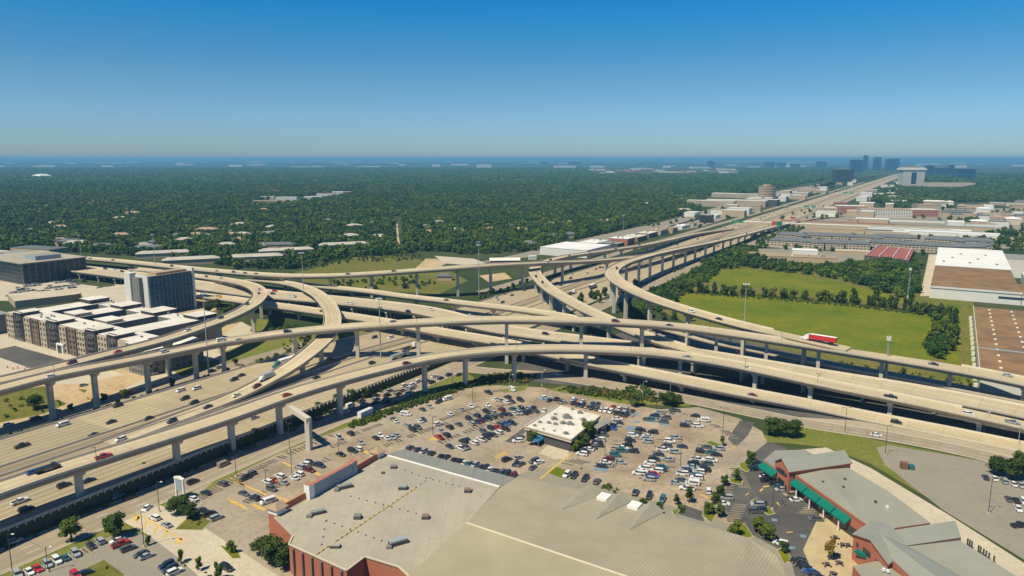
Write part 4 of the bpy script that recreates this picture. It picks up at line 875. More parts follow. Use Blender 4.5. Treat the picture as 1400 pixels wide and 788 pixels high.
# two storey gabled block
g0,g1=G(1060,631,8.6),G(1079,645,8.6); apex=G(1071,631,11.2); back0,back1=G(1143,620,8.6),G(1154,634,8.6); bap=G(1146,622,11.2)
bl,br=Vector((g0.x,g0.y,-.1)),Vector((g1.x,g1.y,-.1))
w_=Vector((g1.x-g0.x,g1.y-g0.y,0)); dd=Vector((math.cos(R(17)),math.sin(R(17)),0))*26
def gblock(name,p,q,depth,zh,za,parent,wall,roof,ddir):
    p=Vector((p.x,p.y,0));q=Vector((q.x,q.y,0)); b=MB(); d=Vector((math.cos(ddir),math.sin(ddir),0))*depth; up=Vector((0,0,1)); m_=(p+q)/2
    b.face([p,q,q+up*zh,m_+up*za,p+up*zh],wall); b.face([q,q+d,q+d+up*zh,q+up*zh],wall); b.face([p+d,p,p+up*zh,p+d+up*zh],wall); b.face([q+d,p+d,p+d+up*zh,m_+d+up*za,q+d+up*zh],wall)
    o=b.build('wall',parent,world=True); b=MB(); ov=(q-p).normalized()*.5; dv=d.normalized()*.5
    for s_,a_,b2 in ((1,q+ov,m_),(-1,p-ov,m_)):
        A=[a_-dv+up*(zh+.05),a_+d+dv+up*(zh+.05),b2+d+dv+up*(za+.25),b2-dv+up*(za+.25)]
        if s_<0: A.reverse()
        b.face(A,roof); b.face([v-up*.3 for v in A[::-1]],'brick_red')
        b.face([A[0],A[1],A[1]-up*.3,A[0]-up*.3],'brick_red')
    b.build('roof',parent,world=True); return p,q,d
p,q,d=gblock('x',g0,g1,27,8.6,11.4,root,'brick_red','rib_gable',R(17))
def wall_windows(p,q,specs,parent,out=.06,nm='window',m='glassdark'):
    p=Vector((p.x,p.y,0));q=Vector((q.x,q.y,0)); t=(q-p); L=t.length; t.normalize(); n_=Vector((t.y,-t.x,0)); a=math.atan2(t.y,t.x)
    for s_,z0,w2,h2 in specs:
        c=p+t*(s_*L)+n_*(out/2+.02); b=MB(); b.box((c.x,c.y,z0),(w2,out+.06,h2),m,a); b.build(nm,parent,world=True)
wall_windows(g0,g1,[(.2,5.6,1.2,1.4),(.5,5.6,3.8,1.9),(.8,5.6,1.2,1.4),(.5,1.0,4.2,2.6),(.15,.2,1.2,2.6),(.85,.2,1.2,2.6)],root)
wall_windows(q,q+d,[(.1,5.8,1.4,1.3)],root)
# long middle wing
f0,f1=G(1090,651,7),G(1160,716,7)
b=MB(); prism(b,[G(1087,651,6.8),G(1183,718.6,6.8),G(1197,726,6.8),G(1272,715,6.8),G(1215,672,6.8),G(1157,638,6.8),G(1122,639,7.6)],-.1,'brick_red','rib_roof_fine'); b.build('long_wing',root,world=True)
b=MB(); parapet(b,G(1088,651.5,6.8),G(1183,718.4,6.8),6.803,.5,.5,'brick_red'); b.build('parapet',root,world=True)
wa,wb=G(1087,651,6.8),G(1165,706,6.8); wa.z=wb.z=0; wt=(wb-wa).normalized(); wn_=Vector((wt.y,-wt.x,0)); wn_=wn_ if wn_.x<0 else -wn_; wl=(wb-wa).length
for k in range(4):
    A_=wa+wt*(wl*k/4+.3); B_=wa+wt*(wl*(k+1)/4-.2); i0=A_+wn_*.1+Vector((0,0,6.1)); i1=B_+wn_*.1+Vector((0,0,6.1)); p=A_+wn_*2.2+Vector((0,0,4.5)); q=B_+wn_*2.2+Vector((0,0,4.5)); up=Vector((0,0,.6))
    b=MB(); b.hull([p-up,q-up,i1-up,i0-up],[p,q,i1,i0],'awning'); b.build('awning',root,world=True)
    b=MB(); c_=p.lerp(q,.5)-wn_*.4; b.cyl((c_.x,c_.y,0),(c_.x,c_.y,3.6),.25,.25,'white',6); b.build('awning_post',root,world=True)
    b=MB(); c_=A_.lerp(B_,.5)+wn_*.05; b.box((c_.x,c_.y,.2),((B_-A_).length*.8,.15,2.7),'glassdark',math.atan2(wt.y,wt.x)); b.build('shop_window',root,world=True)
u_,v_=G(1044,629,6),G(1064,643,6); u_.z=v_.z=0; wt=(v_-u_).normalized(); wn_=Vector((wt.y,-wt.x,0)); wn_=wn_ if wn_.x<0 else -wn_
b=MB(); p=u_+wn_*2.4+Vector((0,0,3.8)); q=v_+wn_*2.4+Vector((0,0,3.8)); i0=u_+wn_*.1+Vector((0,0,5.4)); i1=v_+wn_*.1+Vector((0,0,5.4)); b.hull([p-up,q-up,i1-up,i0-up],[p,q,i1,i0],'awning'); b.build('awning',root,world=True)
wall_windows(G(1160,703,6.8),G(1183,718.6,6.8),[(.2,.4,2.2,3),(.5,.4,2.2,3),(.8,.4,2.2,3)],root)
# second gabled block, lower right
g0,g1=G(1167,731,8),G(1214,771,8); p,q,d=gblock('x',g0,g1,13,8.0,10.6,root,'brick_red','rib_gable',R(40))
b=MB(); A1,A2,B1,B2,D1,D2=G(1196,743,8.4),G(1262,805,8.4),G(1199,727,10.6),G(1302,806,10.6),G(1240,746,8.2),G(1345,806,8.2)
b.face([A1,A2,B2,B1],'rib_gable'); b.face([B1,B2,D2,D1],'rib_gable'); b.hull([Vector((v_.x,v_.y,-.1)) for v_ in (A1,A2,D2,D1)],[Vector((v_.x,v_.y,8.1)) for v_ in (A1,A2,D2,D1)],'brick_red'); b.build('main_hall',root,world=True)
wall_windows(g0,g1,[(.14,5.2,1.1,1.3),(.42,5.2,3.6,1.7),(.72,5.2,1.1,1.3),(.88,5.2,1.1,1.3)],root)
p=G(1168,753,4.4);q=G(1183,762,4.4);i0=G(1173,750,5.4);i1=G(1186,759,5.4); b=MB(); b.hull([p-up,q-up,Vector((i1.x,i1.y,4)),Vector((i0.x,i0.y,4))],[p,q,i1,i0],'awning'); b.build('awning',root,world=True)
b=MB(); prism(b,[G(1234,748,7),G(1312,739,7),G(1385,785,7),G(1420,810,7),G(1285,810,7)],-.1,'brick_red','rib_roof_fine'); b.build('rear_wing',root,world=True)
b=MB(); prism(b,[G(1200,728,9.2),G(1306,712,9.2),G(1314,735,6.9),G(1234,747,6.9)],-.1,'brick_brown','rib_gable'); b.build('cross_gable',root,world=True)
b=MB(); prism(b,[G(1166,774,6.4),G(1204,766,6.4),G(1244,796,6.4),G(1200,815,6.4)],-.1,'brick_red','rib_roof_fine'); b.build('front_wing',root,world=True)
for zx,zy in ((1125,660),(1155,656),(1153,667),(1197,687),(1213,694),(1219,753),(1231,762),(1235,765),(1208,780),(1214,782)):
    p=G(zx,zy,7); b=MB(); b.box((p.x,p.y,6.8 if zx<1216 else 9.3),(.7,.7,.8),'white' if zx>1200 else 'clad_dark'); b.build('roof_vent',root,world=True)
# ================================================================ apartment block
AA=R(-33); oc=G(10,426,18.0); base=Vector((oc.x,oc.y,0))
root=empty('apartment_block',base,AA); tag(root,'five storey apartment block with pale roofs and dark bay fronts by the flyovers','apartment building')
H_=17.5
def abox(b,x0,x1,y0,y1,z0,z1,m,mt=None): b.box(((x0+x1)/2,(y0+y1)/2,z0),(x1-x0,y1-y0,z1-z0),m,0,mt)
b=MB(); abox(b,0,150,0,17,-.3,H_,'brick_brown','roof_white'); b.build('wall',root)
for x in (2,38,76,112):
    b=MB(); abox(b,x,x+18,17.02,62 if x<112 else 70,-.3,H_-.4,'clad_grey','roof_white'); b.build('wing',root)
b=MB(); abox(b,20,130,50,62,-.3,H_-.8,'clad_grey','roof_white'); b.build('rear_wing',root)
# bays along the front: alternating cream and dark, dark ones rise above with a slab roof
bays=[(0,10,'apt_cream'),(13,22,'clad_grey'),(25,33,'apt_cream'),(36,44,'brick_brown'),(46,54,'apt_cream'),(57,68,'clad_grey'),(71,79,'apt_cream'),(82,90,'brick_brown'),(92,101,'apt_cream'),(104,113,'clad_grey'),(116,126,'apt_cream'),(128,136,'clad_grey'),(138,148,'apt_cream')]
nwin=0
for x0,x1,mm in bays:
    tall=mm=='clad_grey'
    b=MB(); abox(b,x0,x1,-1.4,-.01 if not tall else -.01,-.3,H_+(2.5 if tall else -.3),mm); bay=b.build('bay_front',root)
    if tall:
        b=MB(); abox(b,x0-.5,x1+.5,-1.8,10,H_+.02,H_+1.9,'clad_dark'); b.build('stair_penthouse',root)
        b=MB(); abox(b,x0-1.2,x1+1.2,-2.6,10.8,H_+1.91,H_+2.2,'clad_dark','roof_white'); b.build('penthouse_roof',root)
    nn=3 if x1-x0>8.5 else 2
    for fl in range(5):
        for k in range(nn):
            if nwin>=150: break
            xx=x0+(k+.5)*(x1-x0)/nn; wv=MB(); 
            if tall or mm=='brick_brown': wv.box((xx,-1.42,1.0+fl*3.4),(1.9,.12,2.1),'glassdark')
            else: wv.box((xx,-1.42,1.2+fl*3.4),(1.5,.12,1.7),'glassdark')
            wv.build('window',bay); nwin+=1
    if tall:
        for fl in range(1,5): wv=MB(); wv.box(((x0+x1)/2,-2.0,.6+fl*3.4),(x1-x0-.6,1.2,.9),'clad_dark'); wv.build('balcony',bay)
b=MB(); abox(b,68,76,-2.6,-1.42,-.1,6,'white'); b.build('entrance_portal',root); b=MB(); abox(b,69.4,74.6,-2.7,-2.61,-.1,5,'glassdark'); b.build('entrance_doors',root)
for (x0,x1,y0,y1,h) in ((40,54,17.5,28,1.3),(78,92,17.5,28,1.3),(40,55,48,62,1.5),(78,93,48,64,1.5),(114,129,56,70,1.5),(4,17,46,60,2.2)):
    b=MB(); abox(b,x0,x1,y0,y1,H_-.38,H_+h,'cream' if y0<25 else 'clad_dark'); b.build('upper_storey',root); b=MB(); abox(b,x0-.7,x1+.7,y0-.7,y1+.7,H_+h+.01,H_+h+.3,'clad_dark','roof_white'); b.build('upper_roof',root)
b=MB(); rr=random.Random(4)
for _ in range(34): x=rr.uniform(4,145); y=rr.choice([rr.uniform(3,14),rr.uniform(56,60)]); b.box((x,y,H_+.03),(1.2,1.0,1.0),'roof_grey')
b.build('condenser_units',root)
# right hand end facing the flyover
b=MB(); abox(b,150.01,166,-2,34,-.3,14.5,'clad_grey','roof_cool'); e_=b.build('end_block',root)
for fl in range(4):
    for k in range(5): wv=MB(); wv.box((153+k*2.8,-2.03,1.3+fl*3.4),(1.3,.1,1.7),'glassdark'); wv.build('window',e_)
    for k in range(8): wv=MB(); wv.box((166.03,1+k*4,1.3+fl*3.4),(.1,1.5,1.7),'glassdark'); wv.build('window',e_)
b=MB(); abox(b,149.5,160,-3,8,14.52,17.5,'clad_dark'); abox(b,148.8,160.7,-3.7,8.7,17.51,17.8,'clad_dark','roof_white'); b.build('upper_storey',root)
# ================================================================ hotel tower
hb=G(207,433,0); root=empty('hotel_tower',(hb.x,hb.y,0),R(58)); tag(root,'tall hotel tower with a blue glass face and white end walls','hotel')
b=MB(); abox(b,0,37,0,14,-.3,31,'glass_blue','roof_sand'); b.build('glass_body',root)
b=MB(); abox(b,-1.2,-.01,-.6,15,-.3,31.6,'offwhite'); b.build('end_wall',root)
b=MB(); abox(b,37.01,39,-.8,15,-.3,33.5,'offwhite'); b.build('end_wall',root)
b=MB(); abox(b,-4,-1.21,6,16,-.3,30,'clad_grey'); b.build('link_shaft',root)
b=MB(); abox(b,-5,0,16.01,24,-.3,33.0,'offwhite','roof_white'); b.build('stair_tower',root)
b=MB(); abox(b,8,34,2,12,31.02,32.6,'roof_sand'); b.build('roof_plant_screen',root)
b=MB()
for k in range(11): abox(b,1+k*3.4,1.22+k*3.4,-.25,-.02,-.2,31,'bluegrey')
b.build('vertical_fins',root)
b=MB(); abox(b,-6,12,-10,-.5,-.1,5,'clad_grey','roof_cool'); b.build('podium',root)
# low garage behind
def box4(name,pts4,z0,wall,roof,label,cat):
    c=sum((Vector(p) for p in pts4),Vector())/len(pts4); root=empty(name,(c.x,c.y,0)); tag(root,label,cat); b=MB(); prism(b,pts4,z0,wall,roof); b.build('wall',root,world=True); return root
def levels(root,pts4,zs,mm='clad_dark'):
    for z in zs:
        b=MB(); c=sum((Vector(p) for p in pts4),Vector())/len(pts4); pp=[Vector(p)+(Vector(p)-c)*.004 for p in pts4]
        b.hull([Vector((p.x,p.y,z)) for p in pp],[Vector((p.x,p.y,z+1.6)) for p in pp],mm); b.build('open_level',root,world=True)
pg=[G(118,418,9),G(186,419,9),G(188,386,9),G(110,398,9)]; r_=box4('parking_garage',pg,-.1,'tanwall','gravel','open sided tan parking garage between the apartments and the hotel','parking garage'); levels(r_,pg,(.8,3.8))
pg=[G(20,412,6),G(100,403,6),G(137,397,6),G(128,393,6),G(10,402,6)]; box4('parking_deck',pg,-.1,'tanwall','gravel','long low tan parking deck in front of the glass office lot','parking deck')
# glass office
r_=empty('glass_office',(-470,694,0),R(57)); tag(r_,'dark glass office block with gridded windows at the left edge','office building')
b=MB(); abox(b,0,60,0,95,-.3,20,'glass_office','roof_grey'); b.build('glass_body',r_)
b=MB(); abox(b,-.8,61,-1,96,20.01,20.9,'clad_grey','roof_tan'); b.build('roof_edge',r_)
b=MB(); abox(b,18,42,12,34,20.92,25,'bluegrey','roof_grey'); b.build('roof_plant',r_)
b=MB()
for k in range(11): abox(b,k*5.9,k*5.9+.5,-.4,-.02,0,20,'clad_grey')
b.build('facade_frame',r_)
simple(-22,356,60,50,16,57,'glass_office','roof_grey','office_block','office building','','',label='second dark office behind the glass office at the left edge',units=2,loc=Vector((-560,800,0)))
simple(4,455,22,18,13,-33,'clad_grey','roof_grey','grey_building','building','','',label='plain grey building at the left edge beside the apartments',loc=Vector((-366,500,0)))
# ================================================================ warehouses at right
def wh(name,c,ang,L,Wd,H,wall,roof,label,extra=None):
    root=empty(name,c,R(ang)); tag(root,label,'warehouse'); b=MB(); abox(b,0,L,0,Wd,-.3,H,wall,roof); b.build('wall',root); return root
cw=G(1272,392,10); r_=wh('warehouse',(cw.x,cw.y,0),-31,66,150,10,'offwhite','roof_rust','long white walled warehouse with a rusty brown front roof and white rear roof')
b=MB(); abox(b,-.5,66.5,150.01,330,-.3,10.6,'offwhite','roof_cool'); b.build('rear_hall',r_)
b=MB(); abox(b,66.6,150,170,260,-.3,8,'offwhite','roof_pale'); b.build('rear_annexe',r_)
b=MB(); abox(b,66.6,120,262,330,-.3,7,'offwhite','roof_grey'); b.build('rear_annexe',r_)
b=MB(); abox(b,-.4,66.4,-.6,-.01,9.2,10.8,'offwhite'); b.build('front_parapet',r_)
b=MB(); abox(b,50,150,-.8,-.62,5.4,6.4,'glassdark'); b.build('window_band',r_)
for k in range(5): b=MB(); abox(b,92+k*10,97+k*10,-.9,-.62,.1,4.2,'glassdark'); b.build('dock_door',r_)
for k in range(7):
    b=MB(); abox(b,6+k*8,8.6+k*8,180+(k%3)*40,182.6+(k%3)*40,10.62,11.8,'roof_grey'); b.build('roof_vent',r_)
b=MB(); abox(b,66.5,170,-.3,70,-.3,8,'offwhite','roof_rust'); b.build('side_hall',r_)
b=MB(); abox(b,75,130,90,150,-.3,9,'offwhite','roof_white'); b.build('side_hall',r_)
cw=G(1341,514,8); r_=wh('warehouse',(cw.x,cw.y,0),-31,130,212,8,'offwhite','roof_rust','brown streaky roofed warehouse with rows of small white skylights')
b=MB(); abox(b,-.3,130,66,67.6,8.01,8.5,'steel'); b.build('roof_gutter',r_)
b=MB(); abox(b,-.6,-.01,0,212,7,9,'gravel'); b.build('side_parapet',r_)
for j in range(14):
    for k in range(6):
        b=MB(); abox(b,9+k*14,10.4+k*14,6+j*15,7.6+j*15,8.01,8.6,'white'); b.build('skylight',r_)
for k in range(14): b=MB(); abox(b,-2.6,-.7,4+k*15,5.5+k*15,-.1,2.4,'offwhite'); b.build('loading_bay',r_)
# white warehouse and tents left of the far freeway
c_=G(741,352,0); simple(741,352,70,66,9.5,58,'offwhite','roof_cool','white_warehouse','warehouse','','',label='big white roofed warehouse by the woods beyond the long flyover',loc=Vector((c_.x+45,c_.y+38,0)))
b_r=simple(690,360,34,13,4,5,'pinkwall','roof_white','tent_hall','tent','','',rt='gable',rise=2.5,label='white roofed tent hall behind the long flyover')
simple(608,383,15,9,4.5,0,'tanwall','roof_slate','small_shop','building','','',rt='hip',rise=2.5,label='small tan building with arched openings under the long flyover')
simple(728,355,9,7,4,10,'offwhite','roof_cool','shed','shed','','',label='tiny white shed beside the big white warehouse')

# ---------------------------------------------------------------- foliage
def crown_mesh(name,seed,r,h,n,leaf,mat_,z0,blobs=9,flat=0.0,core=True):
    """tree crown of leaf clumps scattered over several uneven boughs, with gaps between them"""
    rr=np.random.RandomState(seed); B=[]
    for k in range(blobs):
        a=rr.uniform(0,2*math.pi); q=math.sqrt(rr.uniform(0,1))*0.62; zz=rr.uniform(0.12,0.85)
        wd=1.0-0.55*abs(zz-0.42)*1.3
        B.append((math.cos(a)*q*r*wd,math.sin(a)*q*r*wd,z0+zz*h,r*rr.uniform(.30,.50),h*rr.uniform(.16,.28)))
    B=np.array(B); k=rr.randint(0,blobs,n); d=rr.normal(size=(n,3)); d/=np.linalg.norm(d,axis=1)[:,None]
    rad=rr.uniform(.72,1.08,n)**1.0
    c=np.stack([B[k,0]+d[:,0]*B[k,3]*rad,B[k,1]+d[:,1]*B[k,3]*rad,B[k,2]+d[:,2]*B[k,4]*rad],1)
    nrm=d+rr.normal(scale=.45,size=(n,3)); nrm[:,2]+=.35; nrm/=np.linalg.norm(nrm,axis=1)[:,None]
    ref=np.tile([0.0,0.0,1.0],(n,1)); ref[np.abs(nrm[:,2])>.9]=[1,0,0]
    t1=np.cross(nrm,ref); t1/=np.linalg.norm(t1,axis=1)[:,None]; t2=np.cross(nrm,t1); s=(leaf*rr.uniform(.6,1.3,n))[:,None]
    an=rr.uniform(0,6.28,n)[:,None]; u=t1*np.cos(an)+t2*np.sin(an); v=-t1*np.sin(an)+t2*np.cos(an)
    V=np.stack([c-u*s*.6,c-v*s*.5+nrm*s*.15,c+u*s*.6,c+v*s*.5-nrm*s*.1],1).reshape(-1,3)
    F=[tuple(range(4*i,4*i+4)) for i in range(n)]; V=[tuple(x) for x in V]
    if core:
        for b_ in B:
            i0=len(V); m=6
            for j,(zz,rq) in enumerate(((-.75,.5),(-.1,.85),(.6,.55))):
                for q in range(m):
                    a=2*math.pi*q/m+j*.5; f=rr.uniform(.8,1.1); V.append((b_[0]+math.cos(a)*b_[3]*.85*rq*f,b_[1]+math.sin(a)*b_[3]*.85*rq*f,b_[2]+zz*b_[4]*.8))
            for j in range(2):
                for q in range(m): F.append((i0+j*m+q,i0+j*m+(q+1)%m,i0+(j+1)*m+(q+1)%m,i0+(j+1)*m+q))
            F.append(tuple(i0+2*m+q for q in range(m))); F.append(tuple(i0+q for q in reversed(range(m))))
    me=bpy.data.meshes.new(name); me.from_pydata(V,[],F); me.materials.append(M[mat_]); me.update(); return me
def trunk_mb(h,r,z_top,spread,seed):
    b=MB(); rr=random.Random(seed); b.cyl((0,0,-.2),(0.1,0,h),r,r*.65,'bark',7)
    for k in range(4):
        a=rr.uniform(0,6.28); b.cyl((0.1,0,h*.85),(math.cos(a)*spread,math.sin(a)*spread,z_top*rr.uniform(.75,1)),r*.5,r*.15,'bark',5)
    return b
TP={}
def tree_proto(kind,v):
    k=(kind,v)
    if k in TP: return TP[k]
    spec={'oak':(5.0,6.0,1500,.62,'leaf_dark',2.0,14),'round':(4.0,6.5,1300,.55,'leaf',1.8,11),'young':(1.8,4.2,420,.42,'leaf',1.2,6),'lime':(2.4,4.0,600,.42,'leaf_lime',1.0,7),'dry':(2.0,5.5,420,.42,'leaf_yel',1.4,6),'field':(3.6,6.5,420,.95,'leaf',0.6,8),'cone':(2.9,9.0,420,.85,'leaf_dark',0.5,9)}[kind]
    r,h,n,lf,mt,z0,bl=spec
    me=crown_mesh('crown',100+v*7+len(kind),r,h,n,lf,mt,z0,bl); root=empty('tree',(0,0,0)); c=bpy.data.objects.new('crown',me); C.objects.link(c); c.parent=root
    t=trunk_mb(z0+h*.25,r*.075+.05,z0+h*.6,r*.45,v).build('trunk',root)
    root['_n']=0; TP[k]=root; return root
NM={'oak':'dark spreading oak','round':'round leafy tree','young':'slim young tree','lime':'lime green young tree','dry':'brownish thin tree','field':'leafy field tree','cone':'dark pointed tree'}
def tree(kind,px,py,scale,zone,z=0.0,label=None,group=None,loc=None):
    v=rnd.randint(0,2); pr=tree_proto(kind,v); p=loc or G(px,py,z); s=(scale*rnd.uniform(.92,1.08),scale*rnd.uniform(.92,1.08),scale*rnd.uniform(.9,1.1)); a=rnd.uniform(0,6.28)
    if pr['_n']==0: pr['_n']=1; o=pr; o.location=p; o.scale=s; o.rotation_euler=(0,0,a)
    else: o=copy_thing(pr,p,a,s)
    tag(o,label,'tree',group,None,None if label else NM[kind],zone); return o
tree('round',98,740,1.05,'',label='round oak at the frontage kerb left of the rounder green one')
tree('round',160,736,1.15,'',label='full green round tree beside the yellow hatched street')
tree('oak',243,704,.95,'',label='low dark oak behind the white sign frame'); tree('oak',258,711,.7,'',label='smaller dark oak right of the sign frame oak')
for x,y,s in ((368,772,1.0),(390,775,.9),(402,764,.85),(355,757,.6)): tree('oak',x,y,s,'against the brick corner of the big store')
for x,y,s in ((1060,595,1.05),(1082,597,1.0)): tree('oak',x,y,s,'on the grass bank beside the road bend')
for x,y,s in ((1366,650,1.0),(1386,655,1.2),(1402,648,1.1)): tree('oak',x,y,s,'at the right edge over parked cars')
tree('round',869,556,.95,'',label='bright round tree at the right end of the shrub bed'); tree('oak',913,555,.95,'',label='dark wide oak in the lot corner by the frontage road'); tree('oak',925,553,.7,'',label='smaller dark oak touching the lot corner oak')
tree('round',727,609,.72,'',label='tree at the left corner of the white roofed building'); tree('round',803,602,1.0,'beside the right corner of the white-roofed building'); tree('round',797,612,.85,'beside the right corner of the white-roofed building'); tree('lime',786,618,1.0,'',label='yellow green small tree by the yellow kerb of the white roofed building')
for k,x,y,s in (('young',1025,641,1.3),('young',988,610,.8),('young',1007,658,1.0),('round',991,664,.5),('round',985,681,.55),('round',978,690,.55),('round',968,704,.6),('round',983,706,.6),('young',942,688,1.1),('young',925,691,.9),('round',1037,730,.72),('round',1050,740,.72),('round',1071,756,.5),('lime',1002,733,1.2),('dry',1133,766,1.1)): tree(k,x,y,s,'among the kerbed islands by the awning shops')
for k,x,y,s in (('young',248,770,.8),('young',272,780,.8),('young',203,746,.7),('lime',316,757,.8),('young',299,793,1)): tree(k,x,y,s,'along the pale street by the corner lot')
for x,y,s in ((437,566,.9),(462,556,.95),(480,550,.9),(499,545,.9),(350,603,.9),(198,648,.8),(340,608,.6)): tree('round',x,y,s*.8,'on the grass below the freeway wall')
for k,x,y,s in (('oak',47,559,1.0),('round',142,550,.6),('round',98,562,.5),('round',170,545,.65),('round',235,530,.6),('round',212,512,.5),('round',322,500,.55),('round',378,494,.6),('round',396,486,.6),('round',416,478,.6)): tree(k,x,y,s,'under the left flyovers')
for x,y,s in ((286,428,1.0),(297,424,1.1),(308,431,.8),(291,419,1.0),(318,428,.8)): tree('oak',x,y,s,'in the yard between the hotel and the ramp curve')
for x,y,s in ((372,462,.8),(382,458,.8),(392,461,.9),(402,458,.9),(410,463,.8),(422,468,.8),(418,472,.7)): tree('round',x,y,s,'inside the curved ramp')
def along(pts,sp,kinds,zone,s0,s1,jit=2.5,group=None):
    P=[G(x,y,0) for x,y in pts]; d=0
    for a,b_ in zip(P,P[1:]):
        L=(b_-a).length; k=max(1,int(L/sp))
        for i in range(k):
            q=a.lerp(b_,(i+rnd.uniform(.2,.8))/k); q.x+=rnd.uniform(-jit,jit); q.y+=rnd.uniform(-jit,jit); tree(rnd.choice(kinds),0,0,rnd.uniform(s0,s1),zone,loc=q,group=group)
along([(920,399),(960,401),(1000,404),(1050,407),(1100,410),(1150,415),(1210,421),(1275,431)],5.5,['field','cone','field'],'in the row along the top of the meadow',.9,1.45,2.5,'trees along the meadow edge')
along([(1275,432),(1290,438),(1295,460),(1285,482)],7.0,['field','field','cone'],'in the clump at the right end of the meadow',.9,1.4,7,'trees along the meadow edge')
along([(650,411),(680,401),(728,386)],9,['field'],'beside the freeway under the long flyover',.5,.8,2)
along([(795,418),(830,404),(862,390)],7,['field','cone'],'between the freeway and the outer curve piers',.8,1.2,7)
along([(1160,500),(1280,520),(1400,541)],10,['field'],'on the verge behind the far frontage road',.35,.6,2)
along([(905,440),(925,436),(945,440)],7,['cone','field'],'below the outer curve',.7,1.0,3)

# one object of many plants: points carrying a scale, a turn and a variant
def instancer(name,P,scl,meshes,label,kind='stuff',cat=None,seed=1):
    rr=np.random.RandomState(seed); n=len(P)
    me=bpy.data.meshes.new(name); me.from_pydata([tuple(p) for p in P],[],[]); 
    a=me.attributes.new('scl','FLOAT_VECTOR','POINT'); s=np.asarray(scl)
    if s.ndim==1: s=np.stack([s,s,s*rr.uniform(.8,1.25,n)],1)
    a.data.foreach_set('vector',s.astype(np.float32).ravel())
    a=me.attributes.new('rot','FLOAT_VECTOR','POINT'); r_=np.zeros((n,3),np.float32); r_[:,2]=rr.uniform(0,6.28,n); a.data.foreach_set('vector',r_.ravel())
    a=me.attributes.new('idx','INT','POINT'); a.data.foreach_set('value',rr.randint(0,len(meshes),n).astype(np.int32))
    o=bpy.data.objects.new(name,me); C.objects.link(o); tag(o,label,cat,None,kind)
    g=bpy.data.node_groups.new(name,'GeometryNodeTree'); g.interface.new_socket('Geometry',in_out='INPUT',socket_type='NodeSocketGeometry'); g.interface.new_socket('Geometry',in_out='OUTPUT',socket_type='NodeSocketGeometry')
    gi=g.nodes.new('NodeGroupInput'); go=g.nodes.new('NodeGroupOutput'); ip=g.nodes.new('GeometryNodeInstanceOnPoints'); jn=g.nodes.new('GeometryNodeJoinGeometry')
    for m_ in meshes:
        so_=bpy.data.objects.new(name+'_clump',m_); oi=g.nodes.new('GeometryNodeObjectInfo'); oi.inputs['Object'].default_value=so_; oi.inputs['As Instance'].default_value=True; g.links.new(oi.outputs['Geometry'],jn.inputs[0])
    ip.inputs['Pick Instance'].default_value=True
    def at_(nm,ty):
        q=g.nodes.new('GeometryNodeInputNamedAttribute'); q.data_type=ty; q.inputs[0].default_value=nm; return q.outputs[0]
    g.links.new(gi.outputs[0],ip.inputs['Points']); g.links.new(jn.outputs[0],ip.inputs['Instance']); g.links.new(at_('scl','FLOAT_VECTOR'),ip.inputs['Scale']); g.links.new(at_('rot','FLOAT_VECTOR'),ip.inputs['Rotation']); g.links.new(at_('idx','INT'),ip.inputs['Instance Index'])
    g.links.new(ip.outputs[0],go.inputs[0]); md=o.modifiers.new('scatter','NODES'); md.node_group=g; return o
def inpoly(x,y,poly):
    c=np.zeros(x.shape,bool); n=len(poly); j=n-1
    for i in range(n):
        xi,yi=poly[i]; xj,yj=poly[j]; m_=((yi>y)!=(yj>y))&(x<(xj-xi)*(y-yi)/((yj-yi) or 1e-9)+xi); c^=m_; j=i
    return c
def PRa(X,Y):
    d=Y*math.cos(PITCH)+CAM_H*math.sin(PITCH); return 700+1000*X/d, 394+1000*(CAM_H*math.cos(PITCH)-Y*math.sin(PITCH))/d
FC=[crown_mesh('canopy_clump',s,1.0,1.35,130,.30,'forest',0.05,6) for s in (11,12,13,14,15)]
SC=[crown_mesh('shrub_clump',s,1.0,1.0,90,.30,'leaf',0.0,5) for s in (21,22,23)]
SD=[crown_mesh('dry_clump',s,1.0,1.0,90,.30,'leaf_yel',0.0,5) for s in (31,32)]
HOLES=[]  # (x,y,r) kept free of forest
def scatter(polys,y0,y1,cell,keep,seed,excl=(),xr=1.0):
    rr=np.random.RandomState(seed); out=[]
    X0=min(min(G(x,y,0).x for x,y in p) for p in polys); X1=max(max(G(x,y,0).x for x,y in p) for p in polys)
    nx=int((X1-X0)/cell); ny=int((y1-y0)/cell)
    X,Y=np.meshgrid(np.arange(nx),np.arange(ny)); X=X0+(X.ravel()+rr.uniform(0,1,X.size))*cell; Y=y0+(Y.ravel()+rr.uniform(0,1,Y.size))*cell
    px,py=PRa(X,Y); m_=np.zeros(X.shape,bool)
    for p in polys: m_|=inpoly(px,py,p)
    for p in excl: m_&=~inpoly(px,py,p)
    for hx,hy,hr in HOLES: m_&=((X-hx)**2+(Y-hy)**2)>hr*hr
    m_&=rr.uniform(0,1,X.shape)<keep
    return X[m_],Y[m_]

